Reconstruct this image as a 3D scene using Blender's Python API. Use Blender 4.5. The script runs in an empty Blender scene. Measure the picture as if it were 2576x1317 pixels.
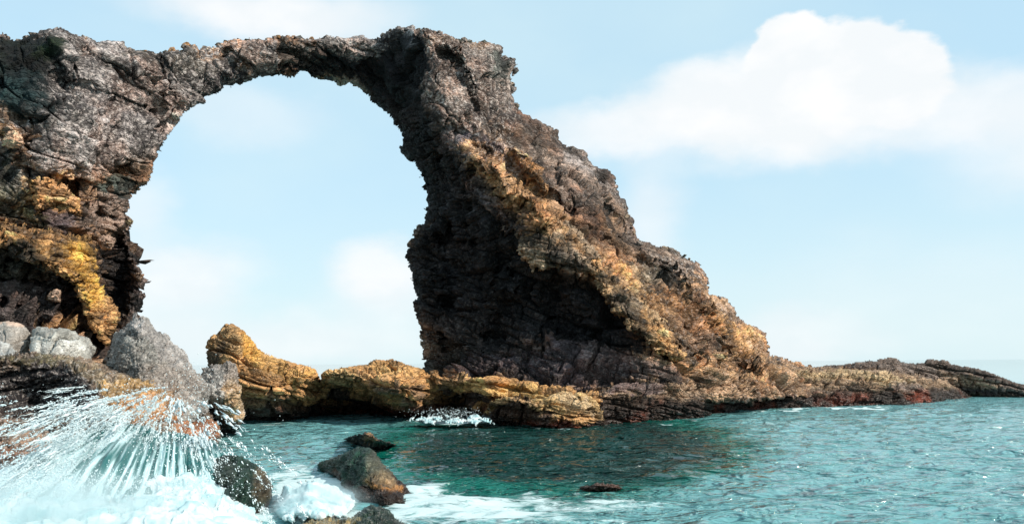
import bpy, math, random
import numpy as np
from mathutils import Matrix, Vector

SC = bpy.context.scene
COL = SC.collection
rng = np.random.default_rng(7)
random.seed(7)
R = math.radians

# ------------------------------------------------------------------ camera
CAM_H, PITCH, ROLL = 3.0, R(7.2), R(0.41)
W_, H_, F_ = 2576.0, 1317.0, 2003.0           # reading frame of the photograph and focal length in it
cam_d = bpy.data.cameras.new('camera')
cam_d.sensor_width = 36.0
cam_d.lens = 36.0 * F_ / W_
cam_d.clip_end = 20000
cam = bpy.data.objects.new('camera', cam_d)
COL.objects.link(cam)
MW = Matrix.Translation((0, 0, CAM_H)) @ Matrix.Rotation(R(90) + PITCH, 4, 'X') @ Matrix.Rotation(-ROLL, 4, 'Z')
cam.matrix_world = MW
SC.camera = cam
ROT = np.array(MW.to_3x3())

# ------------------------------------------------------------------ light
SUN_DIR = np.array([0.74, -0.36, 0.57]); SUN_DIR /= np.linalg.norm(SUN_DIR)
SUN_EL = math.asin(SUN_DIR[2])
sun_d = bpy.data.lights.new('sun', 'SUN')
sun_d.energy = 5.0
sun_d.angle = R(0.5)
sun_d.color = (1.0, 0.93, 0.82)
sun = bpy.data.objects.new('sun', sun_d)
COL.objects.link(sun)
sun.rotation_euler = Vector(SUN_DIR).to_track_quat('Z', 'Y').to_euler()
SKY_STRENGTH = 0.12
SC.view_settings.view_transform = 'Standard'
SC.view_settings.look = 'None'
SC.view_settings.gamma = 1
SC.view_settings.use_curve_mapping = False
SC.view_settings.exposure = 0.0
SC.cycles.volume_bounces = 5
SC.cycles.max_bounces = 12


def U(px, py, Y):
    """point on the ray through reading-frame pixel (px, py) at world depth y = Y"""
    px, py, Y = np.broadcast_arrays(np.asarray(px, float), np.asarray(py, float), np.asarray(Y, float))
    c = np.stack([(px - W_ / 2) / F_, -(py - H_ / 2) / F_, -np.ones(px.shape)], -1)
    d = c @ ROT.T
    t = Y / d[..., 1]
    return d * t[..., None] + np.array([0, 0, CAM_H])


def YW(px, py):
    """depth at which the ray meets the water"""
    c = np.stack([(np.asarray(px, float) - W_ / 2) / F_, -(np.asarray(py, float) - H_ / 2) / F_, -np.ones(np.shape(px))], -1)
    d = c @ ROT.T
    return d[..., 1] * (-CAM_H / d[..., 2])


def PX(P):
    """world points -> reading frame"""
    q = (P - np.array([0, 0, CAM_H])) @ ROT
    z = np.maximum(-q[..., 2], 1e-3)
    return W_ / 2 + F_ * q[..., 0] / z, H_ / 2 - F_ * q[..., 1] / z


# ------------------------------------------------------------------ world / sky
def build_world():
    w = bpy.data.worlds.new('World')
    SC.world = w
    w.use_nodes = True
    nt = w.node_tree
    nt.nodes.clear()
    N = nt.nodes.new
    L = nt.links.new
    out = N('ShaderNodeOutputWorld')
    bg = N('ShaderNodeBackground')
    L(bg.outputs[0], out.inputs[0])
    bg.inputs[1].default_value = SKY_STRENGTH
    sky = N('ShaderNodeTexSky')
    sky.sky_type = 'NISHITA'
    sky.sun_disc = False
    sky.sun_elevation = SUN_EL
    sky.sun_rotation = math.atan2(SUN_DIR[0], SUN_DIR[1])
    sky.altitude = 0
    sky.air_density = 1.0
    sky.dust_density = 0.6
    sky.ozone_density = 2.0
    tc = N('ShaderNodeTexCoord')
    nz = N('ShaderNodeTexNoise')
    nz.inputs['Scale'].default_value = 9.0
    nz.inputs['Detail'].default_value = 7
    nz.inputs['Roughness'].default_value = 0.55
    mp = N('ShaderNodeMapping')
    mp.inputs['Scale'].default_value = (1, 1, 1.7)
    L(tc.outputs['Generated'], mp.inputs[0])
    L(mp.outputs[0], nz.inputs['Vector'])
    sub = N('ShaderNodeVectorMath'); sub.operation = 'SUBTRACT'
    L(nz.outputs['Color'], sub.inputs[0]); sub.inputs[1].default_value = (0.5, 0.5, 0.5)
    scl = N('ShaderNodeVectorMath'); scl.operation = 'SCALE'
    L(sub.outputs[0], scl.inputs[0]); scl.inputs['Scale'].default_value = 0.075
    add = N('ShaderNodeVectorMath'); add.operation = 'ADD'
    L(tc.outputs['Generated'], add.inputs[0]); L(scl.outputs[0], add.inputs[1])
    # clouds: centre in the frame, radii, softness, opacity
    clouds = [
        (1985, 135, 92, 90, .12, 1), (2110, 192, 150, 116, .12, 1), (2250, 195, 108, 106, .12, 1), (2010, 250, 230, 110, .5, 1),
        (1760, 205, 80, 45, .6, .8), (1850, 280, 230, 70, .6, 1), (1620, 330, 230, 50, .8, .8), (2460, 260, 170, 60, .8, .6),
        (2050, 330, 380, 60, .9, .6), (690, 35, 230, 60, .8, .9), (560, 10, 110, 40, .8, .5),
        (950, 680, 110, 70, .6, .8), (1010, 740, 150, 60, .9, .6), (480, 680, 120, 60, .9, .6), (390, 740, 130, 90, 1, .5),
        (600, 280, 150, 50, 1, .35), (350, 520, 60, 70, 1, .5), (1640, 560, 60, 120, 1, .55), (1960, 860, 160, 60, 1, .6),
        (700, 860, 380, 60, 1, .6), (2350, 760, 420, 110, 1, .25), (2900, 300, 300, 120, .8, .8), (-300, 500, 260, 120, .8, .7)]
    last = None
    for cx, cy, rx, ry, soft, op in clouds:
        c = U(cx, cy, 1.0) - np.array([0, 0, CAM_H]); c = c / np.linalg.norm(c)
        s = N('ShaderNodeVectorMath'); s.operation = 'SUBTRACT'
        L(add.outputs[0], s.inputs[0]); s.inputs[1].default_value = tuple(c)
        m = N('ShaderNodeVectorMath'); m.operation = 'MULTIPLY'
        L(s.outputs[0], m.inputs[0]); m.inputs[1].default_value = (F_ / rx, F_ / rx, F_ / ry)
        ln = N('ShaderNodeVectorMath'); ln.operation = 'LENGTH'
        L(m.outputs[0], ln.inputs[0])
        mr = N('ShaderNodeMapRange'); mr.interpolation_type = 'SMOOTHSTEP'
        L(ln.outputs['Value'], mr.inputs[0])
        mr.inputs[1].default_value = 1 + soft * .9; mr.inputs[2].default_value = 1 - soft * .75
        mr.inputs[3].default_value = 0; mr.inputs[4].default_value = op
        if last is None:
            last = mr.outputs[0]
        else:                                   # screen-like union: a + b - ab
            a = N('ShaderNodeMath'); a.operation = 'SUBTRACT'; a.inputs[0].default_value = 1
            L(last, a.inputs[1])
            b = N('ShaderNodeMath'); b.operation = 'MULTIPLY_ADD'
            L(a.outputs[0], b.inputs[0]); L(mr.outputs[0], b.inputs[1]); L(last, b.inputs[2])
            last = b.outputs[0]
    # thin general veil + pale band above the sea
    sep = N('ShaderNodeSeparateXYZ'); L(tc.outputs['Generated'], sep.inputs[0])
    hz = N('ShaderNodeMapRange'); L(sep.outputs['Z'], hz.inputs[0]); hz.interpolation_type = 'SMOOTHSTEP'
    hz.inputs[1].default_value = 0.30; hz.inputs[2].default_value = -0.02
    hz.inputs[3].default_value = 0.0; hz.inputs[4].default_value = 0.72
    nz2 = N('ShaderNodeTexNoise'); nz2.inputs['Scale'].default_value = 2.3; nz2.inputs['Detail'].default_value = 5
    L(mp.outputs[0], nz2.inputs['Vector'])
    vm = N('ShaderNodeMapRange'); L(nz2.outputs[0], vm.inputs[0])
    vm.inputs[1].default_value = .40; vm.inputs[2].default_value = .72; vm.inputs[3].default_value = 0; vm.inputs[4].default_value = .45
    mx1 = N('ShaderNodeMath'); mx1.operation = 'MAXIMUM'
    L(hz.outputs[0], mx1.inputs[0]); L(vm.outputs[0], mx1.inputs[1])
    S = SKY_STRENGTH
    gain = N('ShaderNodeVectorMath'); gain.operation = 'MULTIPLY'
    L(sky.outputs[0], gain.inputs[0]); gain.inputs[1].default_value = (1, 1, 1)
    m0 = N('ShaderNodeMix'); m0.data_type = 'RGBA'          # thin bright summer haze over the whole sky
    m0.inputs[0].default_value = .70
    L(gain.outputs[0], m0.inputs[6]); m0.inputs[7].default_value = (.68 / S, .985 / S, 1.15 / S, 1)
    m1 = N('ShaderNodeMix'); m1.data_type = 'RGBA'
    L(mx1.outputs[0], m1.inputs[0]); L(m0.outputs[2], m1.inputs[6])
    m1.inputs[7].default_value = (.76 / S, .93 / S, .95 / S, 1)
    m2 = N('ShaderNodeMix'); m2.data_type = 'RGBA'
    L(last, m2.inputs[0]); L(m1.outputs[2], m2.inputs[6])
    nc = N('ShaderNodeTexNoise'); nc.inputs['Scale'].default_value = 12; nc.inputs['Detail'].default_value = 8
    L(mp.outputs[0], nc.inputs['Vector'])
    cr = N('ShaderNodeMapRange'); L(nc.outputs[0], cr.inputs[0]); cr.inputs[1].default_value = .42; cr.inputs[2].default_value = .62
    mc = N('ShaderNodeMix'); mc.data_type = 'RGBA'; L(cr.outputs[0], mc.inputs[0])
    mc.inputs[6].default_value = (.92 / S, .96 / S, .985 / S, 1); mc.inputs[7].default_value = (1.0 / S, 1.01 / S, 1.02 / S, 1)
    L(mc.outputs[2], m2.inputs[7])
    L(m2.outputs[2], bg.inputs[0])


build_world()


# ------------------------------------------------------------------ noise (numpy)
def _h(ix, iy, iz, seed):
    n = (ix.astype(np.uint32) * np.uint32(73856093)) ^ (iy.astype(np.uint32) * np.uint32(19349663)) ^ (iz.astype(np.uint32) * np.uint32(83492791)) ^ np.uint32((seed * 2654435761) & 0xffffffff)
    n ^= n >> np.uint32(13)
    n *= np.uint32(0x5bd1e995)
    n ^= n >> np.uint32(15)
    n *= np.uint32(0x27d4eb2d)
    n ^= n >> np.uint32(13)
    return n


def vnoise(p, seed=0):
    f = np.floor(p)
    i = f.astype(np.int64)
    t = (p - f).astype(np.float32)
    t = t * t * t * (t * (t * 6 - 15) + 10)
    out = np.zeros(len(p), np.float32)
    for a in (0, 1):
        wa = t[:, 0] if a else 1 - t[:, 0]
        for b in (0, 1):
            wb = t[:, 1] if b else 1 - t[:, 1]
            for c in (0, 1):
                wc = t[:, 2] if c else 1 - t[:, 2]
                out += (_h(i[:, 0] + a, i[:, 1] + b, i[:, 2] + c, seed).astype(np.float32) / 4294967295.0) * wa * wb * wc
    return out * 2 - 1


def fbm(p, oct=4, seed=0, gain=.5):
    s = 0; a = 1.0; n = 0
    for k in range(oct):
        s = s + a * vnoise(p * (2.03 ** k) + 17.3 * k, seed + k)
        n += a; a *= gain
    return s / n


def worley(p, seed=0, jit=.85):
    """F1, F2, hash of the nearest cell, tilt term of that cell"""
    b = np.floor(p - .5).astype(np.int64)
    F1 = np.full(len(p), 9., np.float32); F2 = F1.copy()
    ID = np.zeros(len(p), np.uint32); T = np.zeros(len(p), np.float32)
    for i in (0, 1):
        for j in (0, 1):
            for k in (0, 1):
                cx, cy, cz = b[:, 0] + i, b[:, 1] + j, b[:, 2] + k
                h = _h(cx, cy, cz, seed)
                r1 = (h & np.uint32(1023)).astype(np.float32) / 1023
                r2 = ((h >> np.uint32(10)) & np.uint32(1023)).astype(np.float32) / 1023
                r3 = ((h >> np.uint32(20)) & np.uint32(1023)).astype(np.float32) / 1023
                dx = (p[:, 0] - cx - .5 - (r1 - .5) * jit).astype(np.float32)
                dy = (p[:, 1] - cy - .5 - (r2 - .5) * jit).astype(np.float32)
                dz = (p[:, 2] - cz - .5 - (r3 - .5) * jit).astype(np.float32)
                d = np.sqrt(dx * dx + dy * dy + dz * dz)
                tilt = dx * (r2 - .5) * 2 + dy * (r3 - .5) * 2 + dz * (r1 - .5) * 2
                near = d < F1
                F2 = np.where(near, F1, np.minimum(F2, d))
                ID = np.where(near, h, ID); T = np.where(near, tilt, T)
                F1 = np.where(near, d, F1)
    return F1, F2, ((ID >> np.uint32(7)) & np.uint32(4095)).astype(np.float32) / 4095, T


def sstep(a, b, x):
    t = np.clip((x - a) / (b - a), 0, 1)
    return t * t * (3 - 2 * t)


# ------------------------------------------------------------------ tagging / linking
def tag(o, label=None, cat=None, group=None, kind=None):
    if label: o['label'] = label
    if cat: o['category'] = cat
    if group: o['group'] = group
    if kind: o['kind'] = kind
    return o


def empty(name, loc):
    o = bpy.data.objects.new(name, None)
    COL.objects.link(o)
    o.location = loc
    o.empty_display_size = .5
    return o


def link(name, me, mat=None, parent=None):
    o = bpy.data.objects.new(name, me)
    COL.objects.link(o)
    if mat is not None and not me.materials: me.materials.append(mat)
    if parent is not None:
        o.parent = parent
        o.matrix_parent_inverse = Matrix.Translation(-parent.location)
    return o


def quadmesh(name, P, Q, col=None, smooth=True, extra=None):
    me = bpy.data.meshes.new(name)
    n, m = len(P), len(Q)
    k = Q.shape[1]
    me.vertices.add(n)
    me.vertices.foreach_set('co', np.ascontiguousarray(P, np.float32).ravel())
    me.loops.add(m * k)
    me.loops.foreach_set('vertex_index', np.ascontiguousarray(Q, np.int32).ravel())
    me.polygons.add(m)
    me.polygons.foreach_set('loop_start', np.arange(0, m * k, k, dtype=np.int32))
    try:
        me.polygons.foreach_set('loop_total', np.full(m, k, np.int32))
    except Exception:
        pass
    me.update(calc_edges=True)
    me.polygons.foreach_set('use_smooth', np.full(m, smooth, bool))
    if col is not None:
        a = me.color_attributes.new('Col', 'FLOAT_COLOR', 'POINT')
        a.data.foreach_set('color', np.ascontiguousarray(col, np.float32).ravel())
    if extra:
        for kx, v in extra.items():
            a = me.attributes.new(kx, 'FLOAT', 'POINT')
            a.data.foreach_set('value', np.ascontiguousarray(v, np.float32))
    me.update()
    return me


def normals(P, Q):
    a = P[Q[:, 2]] - P[Q[:, 0]]
    b = P[Q[:, 3]] - P[Q[:, 1]]
    fn = np.cross(a, b)
    N = np.zeros_like(P)
    for k in range(4):
        for c in range(3):
            N[:, c] += np.bincount(Q[:, k], weights=fn[:, c], minlength=len(P))
    N /= np.maximum(np.linalg.norm(N, axis=1), 1e-9)[:, None]
    return N


def poly_sd(px, py, poly):
    """signed distance (positive inside) to a polygon, vectorised"""
    poly = np.asarray(poly, np.float32)
    px = px.astype(np.float32); py = py.astype(np.float32)
    d2 = np.full(px.shape, 1e12, np.float32)
    ins = np.zeros(px.shape, bool)
    for (x0, y0), (x1, y1) in zip(poly, np.roll(poly, -1, 0)):
        ex, ey = x1 - x0, y1 - y0
        wx, wy = px - x0, py - y0
        t = np.clip((wx * ex + wy * ey) / max(ex * ex + ey * ey, 1e-6), 0, 1)
        dx, dy = wx - ex * t, wy - ey * t
        d2 = np.minimum(d2, dx * dx + dy * dy)
        c = ((y0 > py) != (y1 > py))
        if ey != 0:
            ins ^= c & (px < ex * (py - y0) / ey + x0)
    return np.sqrt(d2) * np.where(ins, 1, -1)


def tps(ctrl, x, y):
    """smooth depth field through control points (x, y, depth)"""
    c = np.array(ctrl, float)
    if len(c) < 4:
        w = [1 / ((x - a) ** 2 + (y - b) ** 2 + 50) for a, b, _ in c]
        return sum(wi * ci for wi, ci in zip(w, c[:, 2])) / sum(w)
    X = c[:, :2] / 500
    def phi(r2): return r2 * np.log(r2 + 1e-9) * .5
    n = len(c)
    A = np.zeros((n + 3, n + 3))
    A[:n, :n] = phi(((X[:, None] - X[None]) ** 2).sum(-1)) + np.eye(n) * 1e-3
    A[:n, n] = A[n, :n] = 1
    A[:n, n + 1:] = X; A[n + 1:, :n] = X.T
    s = np.linalg.solve(A, np.concatenate([c[:, 2], [0, 0, 0]]))
    x, y = x / 500, y / 500
    o = s[n] + s[n + 1] * x + s[n + 2] * y
    for i in range(n):
        o = o + s[i] * phi((x - X[i, 0]) ** 2 + (y - X[i, 1]) ** 2)
    return o


# ------------------------------------------------------------------ palettes (albedo)
TUFF = (.255, .218, .205)
TUFFD = (.10, .085, .085)
SHADE_BLACK = (.013, .012, .014)  # near-black shade painted into the rock on dark flanks and recesses
BROWN = (.16, .095, .055)
GOLD = (.43, .225, .088)
GOLDL = (.39, .22, .108)
ORANGE = (.43, .215, .085)
RUST = (.20, .035, .012)
GREY = (.42, .40, .37)
OLIVE = (.10, .085, .035)
GREEN = (.012, .032, .022)
TEALROCK = (.008, .03, .032)


def paint(x, y, base, blobs, seed=3, wp=38):
    """colour field: base + soft-edged patches (cx, cy, rx, ry, angle, colour, opacity) with ragged borders; alpha = speckle"""
    n = len(x)
    q = np.stack([x / 60, y / 60, np.zeros(n)], 1)
    wx = fbm(q * (38 / wp) ** .5, 4, seed, .6) * wp; wy = fbm(q * (38 / wp) ** .5, 4, seed + 9, .6) * wp
    C = np.tile(np.array(base, np.float32), (n, 1))
    for cx, cy, rx, ry, ang, c, op in blobs:
        ca, sa = math.cos(R(ang)), math.sin(R(ang))
        dx, dy = x + wx - cx, y + wy - cy
        u = (dx * ca + dy * sa) / rx; v = (-dx * sa + dy * ca) / ry
        m = sstep(1.25, .75, np.sqrt(u * u + v * v)) * op
        C = C * (1 - m[:, None]) + np.array(c, np.float32) * m[:, None]
    return C


# ------------------------------------------------------------------ rock builder
def body(poly, ctrl, holes=(), step=2.0, rnd=60, rnd_m=2.0, thick=6.0, edge=5.0, edge_s=22, back_rnd=None, seed=1,
         disp=None, colour=None, extra_depth=None, damp_px=16):
    """a solid rock: outline in the frame at its own depths, front and back shells welded at the rim, then displaced in 3D"""
    poly = np.array(poly, float)
    x0, y0 = poly.min(0) - 12; x1, y1 = poly.max(0) + 12
    gx = np.arange(x0, x1, step); gy = np.arange(y0, y1, step)
    X, Yp = np.meshgrid(gx, gy)
    sh = X.shape
    x, y = X.ravel(), Yp.ravel()
    q = np.stack([x / edge_s, y / edge_s, np.full(len(x), seed * 3.1)], 1)
    ex = x + fbm(q, 3, seed, .6) * edge * 1.6; ey = y + fbm(q + 31, 3, seed + 5, .6) * edge * 1.6
    sd = poly_sd(ex, ey, poly)
    for h in holes:
        sd = np.minimum(sd, -poly_sd(ex, ey, h))
    inside = (sd > 0).reshape(sh)
    qm = inside[:-1, :-1] & inside[1:, :-1] & inside[:-1, 1:] & inside[1:, 1:]
    idx = np.arange(len(x)).reshape(sh)
    quads = np.stack([idx[1:, :-1][qm], idx[1:, 1:][qm], idx[:-1, 1:][qm], idx[:-1, :-1][qm]], 1)
    used = np.zeros(len(x), bool); used[quads.ravel()] = True
    cnt = np.bincount(quads.ravel(), minlength=len(x))
    rim = used & (cnt < 4)
    remap = -np.ones(len(x), int)
    ui = np.where(used)[0]
    remap[ui] = np.arange(len(ui))
    xs, ys, d = x[ui], y[ui], sd[ui]
    base = tps(ctrl, xs, ys)
    if extra_depth is not None:
        base = base + extra_depth(xs, ys)
    k = 1 - np.clip(d / rnd, 0, 1)
    front = base + rnd_m * (1 - np.sqrt(np.clip(1 - k * k, 0, 1)))
    kb = 1 - np.clip(d / (back_rnd or rnd), 0, 1)
    back = base + rnd_m + thick * np.sqrt(np.clip(1 - kb * kb, 0, 1))
    Pf = U(xs, ys, front)
    qf = remap[quads]
    rim_u = rim[ui]
    nb = np.where(~rim_u)[0]
    rb = np.arange(len(ui)); rb[nb] = len(ui) + np.arange(len(nb))
    Pb = U(xs[nb], ys[nb], back[nb])
    P = np.concatenate([Pf, Pb])
    Q = np.concatenate([qf, rb[qf][:, ::-1]])
    px = np.concatenate([xs, xs[nb]]); py = np.concatenate([ys, ys[nb]])
    isb = np.zeros(len(P), bool); isb[len(ui):] = True
    dall = np.concatenate([d, d[nb]])
    damp = np.clip(.22 + dall / damp_px, 0, 1)
    tint = np.zeros(len(P), np.float32)
    if disp:
        for fi, f in enumerate(disp):
            if fi in (0, 1) or fi == len(disp) - 1:
                N = normals(P, Q)
            dd, tt = f(P, px, py)
            P = P + N * (dd * damp)[:, None]
            if tt is not None: tint = tint + tt
    C = colour(P, px, py, tint) if colour else None
    return dict(P=P, Q=Q, px=px, py=py, C=C, nf=len(qf), isback=isb)


def emit(name, b, mat, parent=None, sel=None, smooth=True):
    P, Q, C = b['P'], b['Q'], b['C']
    if sel is not None:
        Q = Q[sel]
        u, inv = np.unique(Q.ravel(), return_inverse=True)
        P = P[u]; C = C[u] if C is not None else None
        Q = inv.reshape(Q.shape)
    me = quadmesh(name, P, Q, C, smooth)
    return link(name, me, mat, parent)


def strata(dip=10, yaw=0, size=1.5, thick=.45, amp=.28, crack=.25, seed=0, warp=.35, w=None, cw=.06, tilt=.4):
    """bedding: continuous beds of uneven thickness, cut into slabs by joints; each bed and slab proud by its own amount, joints recessed.
    cw is the half width of a joint in metres"""
    ca, sa = math.cos(R(dip)), math.sin(R(dip))
    def f(P, px, py):
        a = P[:, 0] * ca - P[:, 2] * sa; s = P[:, 0] * sa + P[:, 2] * ca
        wv = P / (size * 2.2); wv = wv * np.array([1, 1, 1.6])
        s = s + fbm(wv, 3, seed + 3) * warp * thick * 2.2
        t = s / thick
        z = np.zeros(len(t))
        t = t + .38 * vnoise(np.stack([t * .9, z, z + seed], 1), seed + 8)
        li = np.floor(t); fr = t - li
        ev = np.minimum(fr, 1 - fr) * thick
        wb = vnoise(P / (size * .6), seed + 6) * .18
        q = np.stack([a / size + wb, P[:, 1] / size + wb, li + .5], 1)
        F1, F2, ID, T = worley(q, seed)
        eh = (F2 - F1) * size * .6
        # beds pinch out: some bedding joints fade along their length
        open_ = sstep(-.5, -.05, vnoise(np.stack([a / size / 1.3, P[:, 1] / size, np.round(t) * 7.7], 1), seed + 12))
        e = np.clip(np.minimum(ev + (1 - open_) * cw, eh) / cw, 0, 1)
        lh = (_h(li.astype(np.int64), li.astype(np.int64) * 0 + 5, li.astype(np.int64) * 0, seed) & np.uint32(1023)).astype(np.float32) / 1023 - .5
        d = lh * amp * .55 + (ID - .5) * amp * .6 + T * amp * tilt + (fr - .5) * amp * .25 - crack * (1 - e * e * (3 - 2 * e))
        if w is not None: d = d * w(P, px, py)
        return d, (ID - .5) * .8 + lh * .4
    return f


def rubble(size=.5, amp=.2, seed=0, w=None):
    def f(P, px, py):
        q = P / size + fbm(P / size / 1.7, 2, seed + 2)[:, None] * .35
        F1, F2, ID, T = worley(q, seed)
        d = (.45 - F1) * amp * (.5 + ID) + T * amp * .3
        if w is not None: d = d * w(P, px, py)
        return d, (ID - .5) * .6
    return f


def rough(size=2.0, amp=.3, oct=5, seed=0, gain=.55, w=None, ridge=False):
    def f(P, px, py):
        n = fbm(P / size, oct, seed, gain)
        if ridge: n = .5 - np.abs(n) * 2
        d = n * amp
        if w is not None: d = d * w(P, px, py)
        return d, None
    return f


def mul(f, k):
    def g(P, px, py):
        d, t = f(P, px, py)
        return d * k, t
    return g


def finish_colour(C, P, tint, speck, seed=0, tide=.55, wetc=RUST, darktide=True, tv=.5):
    """block-to-block tint and the wet, algae-stained tide band of the rock itself"""
    C = C * np.clip(1 + tint * tv, .45, 1.7)[:, None]
    if tide > 0:
        z = P[:, 2] + fbm(P / 1.1, 4, seed + 50) * .45
        m = sstep(tide, tide * .45, z)[:, None]
        pat = sstep(-.05, .4, fbm(P / 2.6, 3, seed + 60))[:, None]
        band = np.array(wetc) * pat + np.array((.035, .020, .014)) * (1 - pat)
        C = C * (1 - m) + band * m
    C = C * (1 + .30 * sstep(.05, .16, C.mean(1))[:, None])
    return np.concatenate([np.clip(C, .004, .85), np.broadcast_to(np.asarray(speck, np.float32).reshape(-1, 1), (len(C), 1))], 1)


# ------------------------------------------------------------------ materials
def nt_new(name):
    m = bpy.data.materials.new(name)
    m.use_nodes = True
    nt = m.node_tree
    nt.nodes.clear()
    out = nt.nodes.new('ShaderNodeOutputMaterial')
    return m, nt, out


def rock_material(name, rough_=.85, bump=.6, scale=1.0, wet=True, speck_scale=1.0):
    m, nt, out = nt_new(name)
    N, L = nt.nodes.new, nt.links.new
    bs = N('ShaderNodeBsdfPrincipled')
    L(bs.outputs[0], out.inputs[0])
    at = N('ShaderNodeAttribute'); at.attribute_name = 'Col'
    geo = N('ShaderNodeNewGeometry')
    def noise(sc, det, ro=.6):
        n = N('ShaderNodeTexNoise'); n.inputs['Scale'].default_value = sc * scale; n.inputs['Detail'].default_value = det
        n.inputs['Roughness'].default_value = ro
        L(geo.outputs['Position'], n.inputs['Vector']); return n
    def mr(src, a, b, c, d):
        r = N('ShaderNodeMapRange'); L(src, r.inputs[0])
        for k, v in zip((1, 2, 3, 4), (a, b, c, d)): r.inputs[k].default_value = v
        return r.outputs[0]
    n1 = noise(1.1, 9, .68)
    k1 = mr(n1.outputs[0], .34, .66, .60, 1.38)
    v1 = N('ShaderNodeVectorMath'); v1.operation = 'SCALE'
    L(at.outputs['Color'], v1.inputs[0]); L(k1, v1.inputs['Scale'])
    # fine grain: clasts and lichen pale, matrix dark
    n2 = noise(4.6 * speck_scale, 6, .72)
    pale = mr(n2.outputs[0], .52, .60, 0, 1)
    dark = mr(n2.outputs[0], .50, .43, 0, 1)
    pm = N('ShaderNodeMath'); pm.operation = 'MULTIPLY'; L(pale, pm.inputs[0]); L(at.outputs['Alpha'], pm.inputs[1])
    dm = N('ShaderNodeMath'); dm.operation = 'MULTIPLY'; L(dark, dm.inputs[0]); L(at.outputs['Alpha'], dm.inputs[1])
    mxp = N('ShaderNodeMix'); mxp.data_type = 'RGBA'; L(pm.outputs[0], mxp.inputs[0])
    L(v1.outputs[0], mxp.inputs[6])
    bright = N('ShaderNodeMix'); bright.data_type = 'RGBA'; bright.inputs[0].default_value = .8
    L(v1.outputs[0], bright.inputs[6]); bright.inputs[7].default_value = (.70, .61, .56, 1)
    L(bright.outputs[2], mxp.inputs[7])
    mxd = N('ShaderNodeMix'); mxd.data_type = 'RGBA'; L(dm.outputs[0], mxd.inputs[0])
    L(mxp.outputs[2], mxd.inputs[6]); mxd.inputs[7].default_value = (.035, .028, .030, 1)
    L(mxd.outputs[2], bs.inputs['Base Color'])
    n3 = noise(3.2, 12, .70)
    n4 = noise(.8, 3, .5)
    wv = N('ShaderNodeVectorMath'); wv.operation = 'SCALE'; L(n4.outputs['Color'], wv.inputs[0]); wv.inputs['Scale'].default_value = 1.1
    wa = N('ShaderNodeVectorMath'); wa.operation = 'ADD'; L(geo.outputs['Position'], wa.inputs[0]); L(wv.outputs[0], wa.inputs[1])
    def fract(sx, sz, w):
        mpn = N('ShaderNodeMapping'); mpn.inputs['Rotation'].default_value = (0, R(15), 0)
        mpn.inputs['Scale'].default_value = (sx * scale, sx * scale, sz * scale)
        L(wa.outputs[0], mpn.inputs[0])
        ve = N('ShaderNodeTexVoronoi'); ve.feature = 'DISTANCE_TO_EDGE'; ve.inputs['Scale'].default_value = 1
        ve.inputs['Randomness'].default_value = 1
        L(mpn.outputs[0], ve.inputs['Vector'])
        return mr(ve.outputs['Distance'], 0, w, 0, 1)
    c1, c2 = fract(1.3, 4.2, .09), fract(3.6, 9.5, .13)
    h1 = N('ShaderNodeMath'); h1.operation = 'MULTIPLY_ADD'; L(c2, h1.inputs[0]); h1.inputs[1].default_value = .35; L(c1, h1.inputs[2])
    h2 = N('ShaderNodeMath'); h2.operation = 'MULTIPLY_ADD'; L(n3.outputs[0], h2.inputs[0]); h2.inputs[1].default_value = .8; L(h1.outputs[0], h2.inputs[2])
    bp = N('ShaderNodeBump'); bp.inputs['Strength'].default_value = min(1, bump * 1.5); bp.inputs['Distance'].default_value = .13 / scale
    L(h2.outputs[0], bp.inputs['Height'])
    L(bp.outputs[0], bs.inputs['Normal'])
    if wet:
        sp = N('ShaderNodeSeparateXYZ'); L(geo.outputs['Position'], sp.inputs[0])
        L(mr(sp.outputs['Z'], .25, .9, .28, rough_), bs.inputs['Roughness'])
    else:
        bs.inputs['Roughness'].default_value = rough_
    bs.inputs['Specular IOR Level'].default_value = .35
    return m


M_ROCK = rock_material('weathered_rock')
M_NEAR = rock_material('near_wet_rock', rough_=.6, bump=.55, scale=2.4)
M_BOULDER = rock_material('boulder_rock', rough_=.8, bump=.45, scale=1.8)

# ================================================================== THE SEA
# patches of white water: centre, radii, angle, density (frame coordinates, laid on the water plane)
FOAM = [(330, 1290, 420, 110, 0, 1), (780, 1250, 140, 70, -10, 1), (900, 1295, 260, 38, 0, .66), (720, 1190, 90, 45, 0, .55),
        (1150, 1275, 320, 50, 4, .62), (1480, 1262, 320, 34, 2, .54), (1110, 1052, 150, 12, 2, .8), (1090, 1238, 110, 30, 0, .6),
        (740, 1120, 150, 32, 0, .30), (900, 1160, 120, 22, 0, .35), (930, 1130, 90, 14, 0, .5), (1300, 1300, 500, 30, 0, .5),
        (2120, 1024, 260, 4, 0, .7), (1700, 1225, 150, 12, 5, .3), (600, 1080, 90, 16, 0, .4),
        (1700, 1058, 150, 3, -5, .5), (1400, 1076, 120, 3, 0, .45), (900, 1047, 110, 4, 0, .5), (700, 1064, 90, 4, -3, .5), (1950, 1031, 120, 4, -3, .6), (2420, 1003, 60, 3, -3, .5)]


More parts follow.
